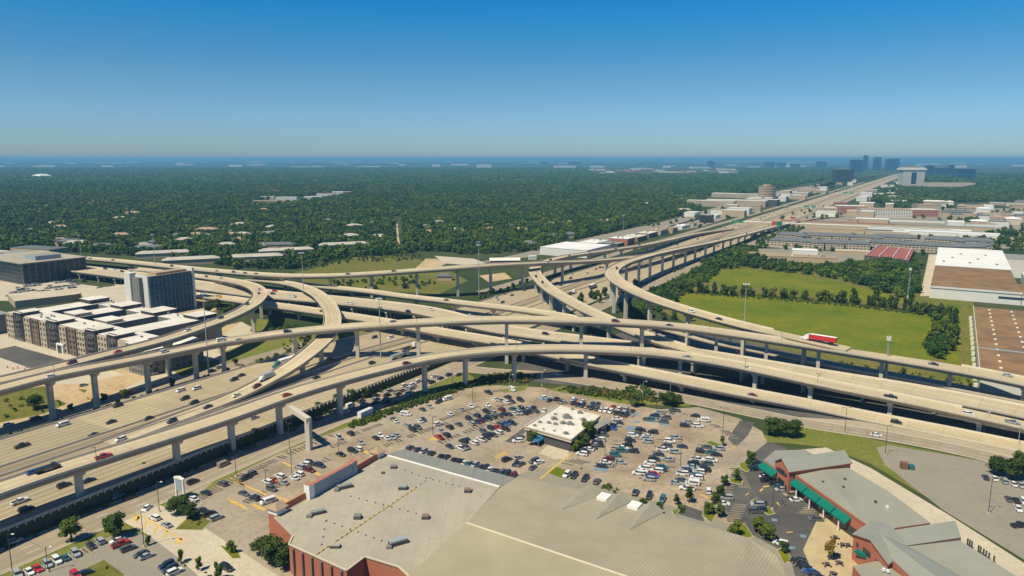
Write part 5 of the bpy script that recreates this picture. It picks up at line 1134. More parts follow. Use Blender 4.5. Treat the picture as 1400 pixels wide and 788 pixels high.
# ---------------------------------------------------------------- buildings in and beyond the woods
def hole(x,y,r): HOLES.append((x,y,r))
def bld(px,py,L,Wd,H,ang,wall,roof,desc,zone,name='building',cat='building',rt='flat',hr=None,**k):
    o=simple(px,py,L,Wd,H,ang,wall,roof,name,cat,desc,zone,rt,**k); g=o.location; hole(g.x,g.y,hr or max(L,Wd)*.55); 
    if hr is None:
        v=Vector((g.x,g.y,0)); d=-v.normalized(); hole(g.x+d.x*H*1.7,g.y+d.y*H*1.7,max(L,Wd)*.5)
    return o
WR='at the woods edge beyond the overpass'
for (x,y,L,Wd,H,a,roof,wall,nm,rt) in [(225,352,62,13,6,22,'roof_pale','tanwall','long pale roofed row house','hip'),(262,361,60,13,6,22,'roof_pale','tanwall','long pale roofed row house','hip'),(205,343,40,12,5,10,'roof_slate','tanwall','grey roofed house','hip'),(350,357,62,13,6,18,'roof_pale','tanwall','long pale roofed row house','hip'),(392,348,66,13,6,22,'roof_pale','tanwall','long pale roofed row house','hip'),(470,340,66,12,6,22,'roof_pale','tanwall','long pale roofed row house','hip'),(478,328,26,20,7,40,'roof_pale','tanwall','white pyramid roofed hall','hip'),(380,340,44,16,6,8,'roof_slate','tanwall','grey roofed house','hip'),(55,345,70,28,6,-20,'roof_slate','tanwall','grey roofed low shop','flat'),(98,336,36,20,7,-10,'roof_slate','tanwall','grey roofed house','hip'),(310,340,22,14,6,30,'roof_pale','tanwall','small white roofed house','hip'),(283,319,34,18,7,0,'roof_sand','tanwall','tan roofed house','hip'),(165,326,24,14,6,20,'roof_sand','tanwall','tan roofed house','hip'),(327,311,26,14,6,15,'roof_pale','tanwall','small white roofed house','hip'),(333,325,24,14,6,-25,'roof_pale','tanwall','small white roofed house','hip'),(485,313,28,16,6,-20,'roof_pale','tanwall','small white roofed house','hip'),(450,305,20,14,6,-20,'roof_slate','tanwall','grey roofed house','hip'),(165,302,26,16,6,10,'roof_pale','tanwall','small white roofed house','hip'),(136,280,50,20,7,0,'roof_clay','pinkwall','clay roofed house','hip'),(72,285,36,18,7,0,'roof_sand','tanwall','tan roofed house','hip'),(183,295,36,18,7,-30,'roof_sand','tanwall','tan roofed house','hip'),(778,325,22,18,6,10,'roof_slate','tanwall','grey roofed house','hip'),(712,318,22,14,6,10,'roof_sand','tanwall','tan roofed house','hip'),(252,333,22,14,6,10,'roof_pale','tanwall','small white roofed house','hip'),(372,315,20,14,6,10,'roof_pale','tanwall','small white roofed house','hip'),(882,282,22,14,7,10,'roof_pale','tanwall','small white roofed house','hip'),(935,276,26,16,7,10,'roof_pale','tanwall','small white roofed house','hip'),(1320/1.0-385,291,30,14,7,10,'roof_pale','tanwall','small white roofed house','hip')]:
    bld(x,y,L,Wd,H,a,wall,roof,nm,WR,'house','house',rt,hr=max(L,Wd)*.5+4)
for (x,y,L,Wd,roof,wall) in [(378,279,120,30,'roof_sand','tanwall'),(392,274,60,24,'roof_cool','offwhite'),(428,273,50,24,'roof_cool','offwhite'),(446,268,60,20,'roof_clay','offwhite'),(462,266,36,30,'roof_cool','offwhite'),(476,266,30,16,'roof_cool','pinkwall'),(366,273,40,16,'roof_cool','cream'),(372,263,60,14,'roof_clay','pinkwall'),(407,264,24,14,'roof_clay','pinkwall')]:
    bld(x,y,L,Wd,9,8,wall,roof,'pale flat roofed school block','in the bright cluster amid the woods','school_block','building','flat')
# shops on the far side of the freeway
for (x,y,L,Wd,H,wall,roof,d) in [(812,337,44,26,7,'offwhite','roof_cool','white shop building'),(835,339,22,30,7,'clad_dark','roof_grey','dark shop building'),(850,334,26,28,9,'brick_red','roof_cool','orange red brick shop'),(868,329,38,24,7,'brick_brown','roof_white','brown brick shop row'),(885,324,38,20,7,'brick_brown','roof_white','brown brick shop row'),(900,320,34,20,7,'tanwall','roof_sand','tan shop'),(915,318,26,20,8,'tanwall','roof_sand','tan shop'),(933,312,46,14,5,'offwhite','roof_cool','white canopy station'),(945,309,20,14,5,'tanwall','roof_sand','small tan shop'),(966,304,26,20,14,'glass_office','roof_grey','teal glass block'),(975,298,36,20,6,'offwhite','roof_cool','white shop building'),(1003,294,40,18,6,'pinkwall','roof_white','rose shop'),(1018,290,30,20,8,'glass_office','roof_grey','dark glass shop')]:
    bld(x,y,L,Wd,H,59,wall,roof,d,'in the row on the far side of the freeway','shop','shop',units=2)
for (x,y,L,Wd,H,wall,roof) in [(972,282,120,30,14,'apt_wall','roof_white'),(995,281,110,40,14,'apt_wall','roof_white'),(1018,282,110,40,15,'apt_wall','roof_white'),(1042,281,80,40,16,'clad_dark','roof_white'),(1003,270,130,40,12,'apt_wall','roof_white'),(1025,271,90,40,12,'apt_wall','roof_white')]:
    bld(x,y,L,Wd,H,-30,wall,roof,'white roofed apartment block','beside the round banded office','apartment_building','apartment building')
# round banded office
p=G(1048,272,0); root=empty('round_office',(p.x,p.y,0)); tag(root,'tan banded rounded office building beside the far freeway','office building'); hole(p.x,p.y,60)
b=MB(); n_=20; rg_=lambda z,k: [(p.x+26*k*math.cos(2*math.pi*i/n_),p.y+20*k*math.sin(2*math.pi*i/n_),z) for i in range(n_)]
b.hull(rg_(-.3,1),rg_(38,1),'banded','roof_sand'); b.build('body',root,world=True); b=MB(); b.hull(rg_(38.02,.5),rg_(43,.5),'tanwall','roof_sand'); b.build('roof_plant',root,world=True)
# apartments with slate roofs, right of the freeway
SR='in the estate behind the tree belt'
for (x,y,L,a) in [(1068,337,30,-28),(1083,338,34,-28),(1101,339,34,-28),(1119,340,30,60),(1134,341,36,-28),(1152,341,34,-28),(1170,342,34,-28),(1078,329,34,-28),(1098,330,36,60),(1118,330,38,-28),(1142,331,38,-28),(1164,331,34,60),(1186,333,40,-28),(1198,339,34,60),(1216,341,36,-28),(1208,332,36,-28),(1232,333,38,-28),(1240,342,34,60),(1256,344,36,-28),(1276,345,36,-28),(1298,346,40,-28),(1322,346,40,-28),(1286,336,40,-28),(1308,337,40,60),(1334,338,40,-28),(1344,344,34,60)]:
    o=bld(x,y,L,16,9,a,'apt_wall','roof_slate','slate roofed apartment house',SR,'apartment_house','apartment house','hip',rise=4.2,hr=L*.5)
# red striped roof hall
pr=[G(1182,349,7),G(1243,356,7),G(1250,341,7),G(1200,336,7)]; r_=box4('striped_hall',pr,-.1,'clad_dark','roof_clay','low hall with a red roof divided by white strips','hall'); hole(r_.location.x,r_.location.y,40)
for k in range(4):
    u=(k+.15)/3.4; p=pr[0].lerp(pr[1],min(1,u)); q=pr[3].lerp(pr[2],min(1,u)); b=MB(); parapet(b,p,q,7.003,1.6,.6,'white'); b.build('roof_strip',r_,world=True)
b=MB(); parapet(b,pr[0],pr[1],.1,.5,6.0,'signgreen'); 
bld(1094,357,78,26,6,-18,'tanwall','roof_sand','tan flat roofed hall','behind the green tree belt',units=5); bld(1100,347,30,22,5,-18,'offwhite','roof_cool','pale blue white roofed hall','behind the green tree belt'); bld(1165,347,40,20,4,-20,'tanwall','gravel','sandy yard building','behind the green tree belt'); bld(1040,352,30,16,5,-18,'tanwall','roof_sand','small tan roofed house','behind the green tree belt')
# long low roofs and the brick blocks
for (x,y,L,Wd,H,wall,roof,d) in [(1150,312,330,18,5,'tanwall','roof_white','very long white roofed shed'),(1165,318,120,24,5,'tanwall','roof_sand','tan low warehouse'),(1200,320,90,24,5,'tanwall','roof_white','pale low warehouse'),(1145,318,80,22,6,'tanwall','roof_sand','tan low warehouse'),(1255,317,150,24,5,'offwhite','roof_cool','long white low warehouse'),(1300,322,130,24,5,'offwhite','roof_cool','long white low warehouse'),(1290,313,150,18,5,'tanwall','roof_grey','grey roofed low shed'),(1340,326,60,18,5,'offwhite','roof_cool','small white roofed shed'),(1145,307,200,16,4,'tanwall','roof_clay','reddish long shed'),(1230,303,150,14,4,'offwhite','roof_grey','grey roofed low shed')]:
    bld(x,y,L,Wd,H,-28,wall,roof,d,'in the low industrial rows right of the freeway','warehouse','warehouse')
for (x,y,L,Wd,H,wall,roof,d) in [(1162,292,60,40,17,'apt_rose','roof_white','rose brick apartment block'),(1208,296,98,50,16,'garage','roof_sand','white parking garage with open levels'),(1258,296,56,40,15,'apt_rose','roof_white','rose brick apartment block'),(1266,290,50,40,17,'apt_wall','roof_sand','tan apartment block'),(1148,289,24,30,20,'apt_rose','roof_clay','red corner block')]:
    bld(x,y,L,Wd,H,-14,wall,roof,d,'in the rose brick group right of the freeway','apartment_building','apartment building')
rr=random.Random(5)
for i in range(38):
    x=rr.uniform(1255,1430); y=rr.uniform(279,312)
    if 1200<x<1300 and y>286: continue
    bld(x,y,rr.uniform(26,60),rr.uniform(14,26),rr.uniform(6,11),rr.choice([-28,-20,60]),rr.choice(['apt_wall','tanwall','offwhite','cream']),rr.choice(['roof_slate','roof_white','roof_cool','roof_sand','roof_slate']),rr.choice(['small townhouse','low apartment row','low pale building']),'in the suburb at the far right','townhouse','building',rr.choice(['hip','flat']),rise=3)
for i in range(60):
    s=rr.choice([rr.uniform(1300,4200),rr.uniform(1300,2600)]); n_=rr.choice([-1,1])*rr.uniform(70,190)+40; q=SN(s,n_); 
    bld(0,0,rr.uniform(24,70),rr.uniform(16,34),rr.uniform(6,16),rr.choice([60,-30]),rr.choice(['offwhite','tanwall','apt_wall']),rr.choice(['roof_cool','roof_white','roof_sand']),rr.choice(['pale commercial building','low white shop','flat roofed office']),'lining the distant freeway','commercial_building','building',loc=Vector((q.x,q.y,0)))
# towers on the horizon
def tower(x0,x1,ytop,ybase,depth,wall,label,roofm='roof_grey',cat='tower',name='office_tower'):
    p=G((x0+x1)/2,ybase,0); d=p.y*math.cos(PITCH)+CAM_H*math.sin(PITCH); L=(x1-x0)*d/1000*.93
    v=(ytop-394)/1000; ang=math.atan2(v,1)+PITCH; H=CAM_H-math.tan(ang)*p.y
    root=empty(name,(p.x,p.y,0),R(-8)); tag(root,label,cat); b=MB(); abox(b,-L/2,L/2,0,depth,-1,H,wall,roofm); b.build('body',root); b=MB(); abox(b,-L*.3,L*.3,depth*.2,depth*.8,H+.01,H+H*.05+2,'clad_grey'); b.build('roof_plant',root); hole(p.x,p.y+depth/2,max(L,depth)*.6); return root,L,H
r_,L_,H_t=tower(1233,1263,229,254,60,'tower_pale','pale stone tower with a tall dark slot in its face','roof_white')
b=MB(); abox(b,-L_*.10,L_*.12,-2,-.02,0,H_t*.72,'glass_far'); b.build('entrance_slot',r_); b=MB(); abox(b,-L_*.56,L_*.56,-4,64,H_t*.86,H_t*.93,'white'); b.build('cornice',r_)
tower(1141,1167,232,250,60,'glass_office','black glass cube tower beside the far freeway')
for a in [(1163,1179,219,236,60,'blue glass tower with a square top, left of the slim ones'),(1195,1204,215.5,233,50,'slim blue tower between two wider ones'),(1212,1224,218,234,60,'wide blue tower nearest the freeway vanishing point'),(1223,1229,217,232,40,'slim tower attached right of the wide blue one'),(1180,1186,213.5,233,30,'thinnest tallest tower on the skyline'),(1268,1276,226.5,242,60,'small dark blue tower at the left of the long dark campus'),(1280,1300,229.5,241,60,'long dark blue campus block'),(1299,1304,226,240,40,'narrow dark block on the long campus'),(1309,1333,231,245,70,'dark low campus block right of the pale tower'),(1045,1060,222,230,100,'pair of blue distant blocks, the wider left one'),(1063,1074,223,230,100,'blue distant block in the middle of three'),(1082,1094,224,230,100,'dim blue distant block, third of three'),(1117,1130,221,231,80,'blue block left of the glass towers'),(968,977,220.5,229.5,90,'lone blue tower with a white cap above the woods'),(738,748,221,226.5,120,'left of two dark blocks above the middle woods'),(776,795,221.5,226.5,120,'right dark block above the middle woods')]:
    tower(*a[:5],'glass_far',a[5])
bld(1297,255,190,60,16,-6,'cream','roof_sand','long tan mall building','right of the pale slotted tower','mall','building')
for i in range(190):
    y=rr.choice([rr.uniform(219.6,225),rr.uniform(219.6,223),rr.uniform(222,231)]); x=rr.uniform(-30,1430); q=G(x,y,0)
    if 1130<x<1250 and y>222: continue
    L=rr.uniform(40,160)*(q.y/8000+.4); bld(0,0,L,rr.uniform(60,160),rr.uniform(14,34),rr.uniform(-8,8),'offwhite',rr.choice(['roof_cool','roof_white','roof_sand']),'distant pale warehouse','on the hazy horizon %s'%('far left' if x<350 else 'left of centre' if x<700 else 'right of centre' if x<1050 else 'far right'),'distant_warehouse','warehouse',loc=Vector((q.x,q.y,0)))
for i in range(46):
    x=rr.uniform(805,1010); y=rr.uniform(231,238.5) if x>820 else 233; q=G(x,y,0)
    bld(0,0,rr.uniform(40,110),rr.uniform(25,50),rr.uniform(8,14),rr.uniform(-20,20),rr.choice(['offwhite','pinkwall','cream']),rr.choice(['roof_cool','roof_white','roof_clay']),rr.choice(['small pale rooftop','bright white rooftop','rose walled block']),'in the bright strip beyond the woods','distant_building','building',loc=Vector((q.x,q.y,0)))
p=G(57,243,0); root=empty('dome_hall',(p.x,p.y,0)); tag(root,'low white domed roof among the trees at far left','hall'); b=MB(); rg_=lambda z,k: [(p.x+62*k*math.cos(2*math.pi*i/18),p.y+45*k*math.sin(2*math.pi*i/18),z) for i in range(18)]
b.hull(rg_(-.3,1),rg_(9,1),'offwhite'); b.hull(rg_(9.01,1),rg_(18,.72),'roof_cool'); b.hull(rg_(18.01,.72),rg_(23,.3),'roof_cool'); b.build('dome',root,world=True); hole(p.x,p.y,80)

for i in range(56):
    x=rr.uniform(-20,900); y=343-abs(rr.gauss(0,1))*26
    if y<262 or (380<x<620 and y>338) or (x>760 and y>318): continue
    bld(x,y,rr.uniform(15,30),rr.uniform(10,15),5,rr.uniform(-60,60),'tanwall',rr.choice(['roof_slate','roof_sand','roof_pale','roof_grey']),rr.choice(['small house roof','half hidden house','little gabled house']),'peeping out of the '+('left woods' if x<300 else 'middle woods' if x<600 else 'right woods'),'house','house','hip',hr=rr.uniform(6,10),rise=3.5)
# ---------------------------------------------------------------- air
b=MB(); b.hull([(-63000,-3000,-6),(63000,-3000,-6),(63000,73000,-6),(-63000,73000,-6)],[(-63000,-3000,144),(63000,-3000,144),(63000,73000,144),(-63000,73000,144)],'ground'); hz=b.build('haze'); tag(hz,'pale blue haze over the distant plain',None,None,'stuff')
hm=bpy.data.materials.new('haze_air'); hm.use_nodes=True; ht=hm.node_tree; ht.nodes.clear(); ho=ht.nodes.new('ShaderNodeOutputMaterial'); hv=ht.nodes.new('ShaderNodeVolumePrincipled'); hv.inputs['Color'].default_value=(*HAZECOL,1); hv.inputs['Density'].default_value=HAZED; hv.inputs['Anisotropy'].default_value=0.0; ht.links.new(hv.outputs[0],ho.inputs['Volume'])
hz.data.materials.clear(); hz.data.materials.append(hm)
# ---------------------------------------------------------------- woods
WOOD=[(-260,356),(0,349),(60,345),(110,346),(200,352),(255,362),(330,368),(395,369),(470,354),(545,349),(575,345),(595,344),(640,349),(735,343),(770,330),(800,326),(835,318),(900,303),(955,289),(965,272),(1040,262),(1130,246),(1150,240),(1150,226),(-260,226)]
EX=[[(536,296),(549,296),(553,322),(554,344),(542,344),(537,318)],[(350,276),(405,270),(482,262),(482,268),(405,279),(352,283)],[(958,289),(966,268),(1060,262),(1075,272),(1050,286)]]
P_=[];S_=[]
x,y=scatter([WOOD],760,1700,8.8,.93,1,EX); P_.append(np.stack([x,y,np.full(x.shape,.0)],1)); rr_=np.random.RandomState(3); S_.append(rr_.uniform(4.0,7.4,x.size)*np.where(rr_.uniform(0,1,x.size)<.14,1.35,1))
print('wood1',x.size)
instancer('woodland',P_[0],S_[0],FC,'dense green woods beyond the interchange',seed=4)
x,y=scatter([WOOD],1700,3600,12.5,.92,2,EX); print('wood2',x.size); instancer('woodland',np.stack([x,y,x*0],1),rr_.uniform(6,10,x.size),FC,'mid distance woods stretching to the left',seed=5)
x,y=scatter([WOOD],3600,9500,30,.9,6,[[(805,230),(1010,230),(1010,239),(805,239)]]); print('wood3',x.size); s_=rr_.uniform(17,25,x.size); instancer('woodland',np.stack([x,y,x*0-3],1),np.stack([s_,s_,s_*.55],1),FC,'bluish distant woods below the horizon',seed=6)
FAR=[(-300,226),(1000,226),(1130,222),(1500,224),(1500,219.2),(-300,219.2)]
x,y=scatter([FAR],9000,48000,150,.72,7); print('wood4',x.size); s_=rr_.uniform(60,110,x.size); instancer('woodland',np.stack([x,y,x*0-4],1),np.stack([s_,s_,s_*.16],1),FC,'thin hazy line of trees on the horizon',seed=8)
RW=[(1192,268),(1236,258),(1300,262),(1345,254),(1500,262),(1500,281),(1400,279),(1340,276),(1262,279),(1245,286),(1215,284),(1196,276)]
x,y=scatter([RW],1500,3600,13,.9,9); instancer('woodland',np.stack([x,y,x*0],1),rr_.uniform(6.5,10,x.size),FC,'dark wood in front of the pale slotted tower',seed=9)
RT=[(1265,238),(1500,240),(1500,262),(1330,256),(1262,250)]
x,y=scatter([RT],3000,8000,34,.55,10); s_=rr_.uniform(14,24,x.size); instancer('woodland',np.stack([x,y,x*0-2],1),np.stack([s_,s_,s_*.6],1),FC,'hazy scattered trees at the far right',seed=10)
BELT=[(940,380),(985,348),(1010,340),(1032,345),(1045,357),(1068,362),(1140,365),(1180,362),(1215,360),(1258,360),(1256,402),(1243,410),(1205,400),(1160,386),(1120,378),(1060,371),(1010,366)]
x,y=scatter([BELT],600,1100,7.0,.85,11); instancer('tree_belt',np.stack([x,y,x*0],1),rr_.uniform(3.2,6.2,x.size),FC,'dark belt of trees between the meadow and the estate',seed=11)
B2=[(858,432),(895,402),(918,388),(945,376),(968,368),(985,374),(962,388),(938,398),(925,412),(905,428),(885,440),(866,442)]
x,y=scatter([B2],480,900,4.6,.8,12); instancer('tree_belt',np.stack([x,y,x*0],1),rr_.uniform(2.2,4.0,x.size),FC,'dense green scrub below the outer curve',seed=12)
B3=[(380,368),(470,352),(560,346),(600,349),(560,356),(470,361),(420,372)]
x,y=scatter([[(1292,300),(1340,300),(1380,345),(1330,345)],[(1355,318),(1500,322),(1500,348),(1360,344)],[(1378,285),(1500,285),(1500,300),(1390,298)]],800,1700,12,.5,13); instancer('tree_belt',np.stack([x,y,x*0],1),rr_.uniform(4,7,x.size),FC,'scattered trees among the suburb at the far right',seed=13)
MID=[(1015,322),(1090,290),(1140,282),(1260,282),(1440,290),(1440,330),(1370,330),(1250,330),(1060,345)]
x,y=scatter([MID],900,2300,22,.4,14); instancer('tree_belt',np.stack([x,y,x*0],1),rr_.uniform(3.5,6.5,x.size),FC,'scattered trees between the industrial rows',seed=14)
CITY=[(880,300),(960,290),(1060,268),(1150,244),(1225,234),(1265,234),(1230,262),(1190,272),(1120,290),(1100,286),(1190,250),(1050,283),(900,332),(840,345)]
x,y=scatter([CITY],1000,5000,24,.3,15); m_=np.array([not(-35<(Vector((a,b_,0))-FO).dot(FN)<115) for a,b_ in zip(x,y)]); x=x[m_]; y=y[m_]; instancer('tree_belt',np.stack([x,y,x*0],1),rr_.uniform(4,7,x.size),FC,'scattered trees along the distant freeway',seed=15)
# hedges and shrub beds near the interchange
def bed(name,polys,y0,y1,cell,keep,s0,s1,src,label,seed):
    x,y=scatter(polys,y0,y1,cell,keep,seed); return instancer(name,np.stack([x,y,x*0],1),rr_.uniform(s0,s1,x.size),src,label,seed=seed)
bed('hedge',[[(474,583),(500,572),(545,556),(600,538),(628,526),(650,522),(652,527),(612,541),(560,559),(510,577),(480,587)]],300,420,1.5,.85,1.1,1.8,SC,'trimmed hedge between the frontage road and the lot',21)
bed('shrub_bed',[[(640,524),(668,514),(705,510),(732,516),(722,524),(680,524),(655,528)],[(762,532),(800,530),(850,536),(880,542),(905,548),(900,552),(850,548),(800,541),(765,536)]],340,420,1.7,.8,1.1,1.9,SC+SD,'mixed shrub bed with rusty and yellow plants at the lot edge',22)
bed('shrub_bed',[[(852,530),(878,528),(905,540),(930,549),(900,550),(866,545)]],330,420,2.2,.6,1.2,2.2,SC,'green shrubs by the frontage bend',23)
def sn_bed(name,s0,s1,n0,n1,cell,keep,a,b_,src,label,seed):
    r=np.random.RandomState(seed); n=int((s1-s0)*(n1-n0)/cell**2*keep); s=r.uniform(s0,s1,n); nn=r.uniform(n0,n1,n); P=np.array([tuple(SN(q,w_)) for q,w_ in zip(s,nn)]); return instancer(name,P,r.uniform(a,b_,n),src,label,seed=seed)
sn_bed('hedge',-240,150,-14.5,-3,2.4,.45,.9,2.0,SC,'dark hedge strip along the far side of the freeway',24)
sn_bed('shrubbery',-200,130,85.2,87.4,1.6,.45,.7,1.5,SC,'climbing shrubs at the foot of the freeway wall',25)
sn_bed('hedge',400,1100,86,89,3.0,.7,1.2,2.6,SC,'green strip between the freeway and the straight frontage road',26)
sn_bed('hedge',420,900,-12,-3,4.5,.5,1.2,2.4,SC,'green strip along the far side of the freeway past the loop',27)
sn_bed('scrub',420,1200,105,128,5.0,.55,1.5,3.6,FC,'scrub beside the straight frontage road',28)
bed('scrub',[[(905,401),(960,398),(1050,404),(1150,413),(1275,428),(1275,433),(1150,419),(1050,411),(960,404)]],480,700,3.2,.75,.8,2.0,SC,'low growth linking the trees along the meadow edge',29)
bed('scrub',[[(1010,476),(1100,488),(1240,508),(1400,533),(1400,543),(1240,519),(1080,498)],[(905,432),(1000,458),(1000,470),(915,445)]],380,700,4.0,.5,.6,1.6,SC,'low scrub on the verge behind the far frontage road',40)
x,y=scatter([[(1270,424),(1300,428),(1304,445),(1302,470),(1296,492),(1270,490),(1266,478),(1277,460)]],400,700,5.5,.95,41); instancer('tree_belt',np.stack([x,y,x*0],1),rr_.uniform(3.0,5.0,x.size),FC,'dense clump of trees closing the right end of the meadow',seed=41)
bed('scrub',[[(400,371),(470,353),(560,346),(580,352),(560,357),(470,362)],[(440,388),(560,378),(600,388),(560,398),(480,396)],[(340,376),(400,372),(420,382),(360,384)]],560,1100,7,.5,1.5,3.4,FC,'bushes on the meadow edge beyond the long flyover',30)
bed('scrub',[[(370,440),(410,445),(425,470),(400,488),(375,470)],[(0,548),(60,540),(100,550),(60,566),(0,580)],[(420,560),(500,535),(560,520),(530,530),(440,572)]],300,560,4.0,.3,.8,1.8,SC,'low shrubs under the ramps',31)
bed('shrub_row',[[(820,667),(830,664),(848,670),(846,675),(830,672)],[(875,684),(888,686),(887,691),(874,689)],[(896,690),(905,692),(903,697),(895,694)],[(925,697),(935,693),(940,696),(932,701)]],220,280,1.4,.7,.8,1.5,SC,'small shrubs along the kerb by the ribbed roof store',32)
bed('shrub_row',[[(112,780),(142,768),(166,785),(150,796),(118,796)],[(240,762),(300,790),(290,796),(236,770)],[(262,700),(285,712),(272,722),(256,712)],[(795,640),(806,643),(802,648),(793,645)]],180,280,2.2,.4,.4,.9,SC,'sparse low plants in the lot islands',33)

x,y=scatter([[(1056,341),(1120,345),(1200,349),(1262,350),(1345,352),(1345,328),(1250,326),(1100,322),(1060,330)]],800,1300,10,.42,51); instancer('tree_belt',np.stack([x,y,x*0],1),rr_.uniform(2.6,5,x.size),FC,'garden trees between the slate roofed apartment houses',seed=51)

# ---------------------------------------------------------------- lamps, masts, signs, markings
def mast(px,py,ptop,label,n=1):
    g=G(px,py,0); v=(ptop-394)/1000; H=CAM_H-math.tan(math.atan2(v,1)+PITCH)*math.hypot(g.x,g.y)*g.y/math.hypot(g.x,g.y)
    root=empty('high_mast_light',g); tag(root,label,'light mast'); b=MB(); b.cyl((0,0,0),(0,0,H),.42,.16,'steel',8); b.build('pole',root)
    b=MB(); b.cyl((0,0,H-.6),(0,0,H-.35),1.5,1.5,'steel',12); b.build('ring',root)
    for k in range(6):
        a=k*math.pi/3; b=MB(); b.box((1.6*math.cos(a),1.6*math.sin(a),H-1.0),(.9,.6,.5),'lamp_white',a); b.build('luminaire',root)
for x,y,t,l in ((521,499,407,'tall mast light in the middle between the two big flyovers'),(286,517,400,'tall mast light in front of the hotel flyovers'),(416,418,345,'tall mast light inside the curved ramp'),(213,372,320,'tall mast light rising behind the hotel tower'),(111,354,321,'tall mast light at the far left by the overpass'),(655,409,334,'tall mast light beside the long flyover and woods'),(1015,487,387,'tall mast light in front of the green meadow'),(852,318,294,'tall mast light by the far side shops'),(949,313,276,'tall mast light at the far freeway edge'),(1039,284,271,'smallest tall mast light near the round office')): mast(x,y,t,l)
def lamp(px,py,h,desc,zone,heads=2,col='darksteel',ang=0.0):
    g=G(px,py,0.04); root=empty('street_lamp',g,ang); tag(root,None,'lamp post','lamp posts of the lots',None,desc,zone)
    b=MB(); b.cyl((0,0,0),(0,0,h),.14,.09,col,6); b.box((0,0,0),(.6,.6,.7),'barrier'); b.build('pole',root)
    for k in range(heads):
        s=1 if k==0 else -1; b=MB(); b.cyl((0,0,h-.1),(s*1.2,0,h),.05,.05,col,5); b.box((s*1.5,0,h-.08),(.8,.4,.18),col if heads>1 else 'lamp_white'); b.build('lamp_head',root)
for x,y,h in ((988,598,13.5),(930,641,12.5),(1056,697,12.5),(827,621,12.5),(592,597,9.5),(646,550,9.5),(399,650,10),(364,666,7),(323,652,8),(463,625,9),(396,616,12),(422,615,10),(748,542,10),(897,563,10)): lamp(x,y,h,'dark twin headed lamp post','in the shopping centre lots',2,'darksteel',rnd.uniform(0,3))
for x,y,h in ((1210,623,13),(1351,703,13),(1155,593,12)): lamp(x,y,h,'tall thin brown lamp post','by the pale right lot')
for x,y,h in ((197,748,12),(17,782,12),(218,700,11),(66,782,8)): lamp(x,y,h,'dark street lamp','beside the bottom left lot',1)
for x,y,h in ((596,537,9),(619,527,9),(697,535,9),(741,528,9),(879,545,9),(916,545,9),(1392,608,9),(1345,590,9)): lamp(x,y,h,'slim grey street lamp','along the frontage roads',1,'steel')
# lamps standing on the flyover parapets
for key,xs,nm in (('B',(65,574,846,967,1069),'highest flyover'),('A',(117,700,860,1022,1117),'front flyover')):
    for x in xs:
        P=PATHS[key]; i=P.near(x); q=P.at(i,5.6,.9); root=empty('parapet_lamp',q); tag(root,None,'lamp post',None,None,'short brown lamp post','on the parapet of the '+nm); b=MB(); b.cyl((0,0,0),(0,0,5),.1,.07,'darksteel',6); b.build('pole',root); b=MB(); b.box((-.5,0,5),(1.2,.3,.15),'darksteel'); b.build('lamp_head',root)
# telecom monopoles
def telecom(px,py,H,label,h1):
    g=G(px,py,0); root=empty('telecom_mast',g); tag(root,label,'telecom mast'); b=MB(); b.cyl((0,0,0),(0,0,h1),1.0,.8,'pier',10); b.build('base_column',root)
    b=MB(); 
    for k in range(3): a=k*2.094; b.cyl((.6*math.cos(a),.6*math.sin(a),h1),(.5*math.cos(a),.5*math.sin(a),H),.12,.1,'steel',5)
    for z in range(int(h1)+1,int(H),2):
        for k in range(3): a=k*2.094;c_=(k+1)*2.094; b.cyl((.6*math.cos(a),.6*math.sin(a),z),(.55*math.cos(c_),.55*math.sin(c_),z+1.6),.06,.06,'steel',4)
    b.build('lattice',root)
    for k in range(6): a=k*1.047; b=MB(); b.box((1.0*math.cos(a),1.0*math.sin(a),H-2.6),(.25,.5,2.4),'lamp_white',a); b.build('antenna_panel',root)
telecom(1210,523,26,'lattice topped telecom mast rising beside the outer flyover',12)
telecom(1241,408,27,'lattice telecom mast in the field left of the warehouse',3)
# white sign frame by the oak
g=G(247,681,0.05); root=empty('entrance_sign',g,R(-28)); tag(root,'white arched sign frame with a dark board beside the oak','sign')
for x in (-2.0,2.0): b=MB(); b.box((x,0,0),(.55,.6,7.2),'white'); b.build('leg',root)
b=MB(); b.box((0,0,7.2),(5.0,.8,.5),'white'); b.face([(-2.4,-.41,7.7),(2.4,-.41,7.7),(0,-.41,8.3)],'white'); b.face([(2.4,.41,7.7),(-2.4,.41,7.7),(0,.41,8.3)],'white'); b.build('lintel',root)
b=MB(); b.box((0,0,2.6),(3.4,.35,4.3),'bluegrey'); b.build('board',root)
# straddle bent waiting for a deck
g0=G(400,604,0); g1=G(423,615,0); z=12.5; root=empty('straddle_bent',g1); tag(root,'empty concrete portal frame standing over the frontage road','portal frame')
b=MB(); b.box((g1.x,g1.y,-.3),(2.2,2.0,z),'pier',R(-20)); b.build('column',root,world=True)
h_=G(398,556,z+1.6); b=MB(); t_=Vector((g1.x,g1.y,0)); s_=Vector((h_.x,h_.y,0)); d=(t_-s_); a=math.atan2(d.y,d.x); c_=(t_+s_)/2; b.box((c_.x,c_.y,z-.3),(d.length+2,2.2,2.0),'pier',a); b.build('beam',root,world=True)
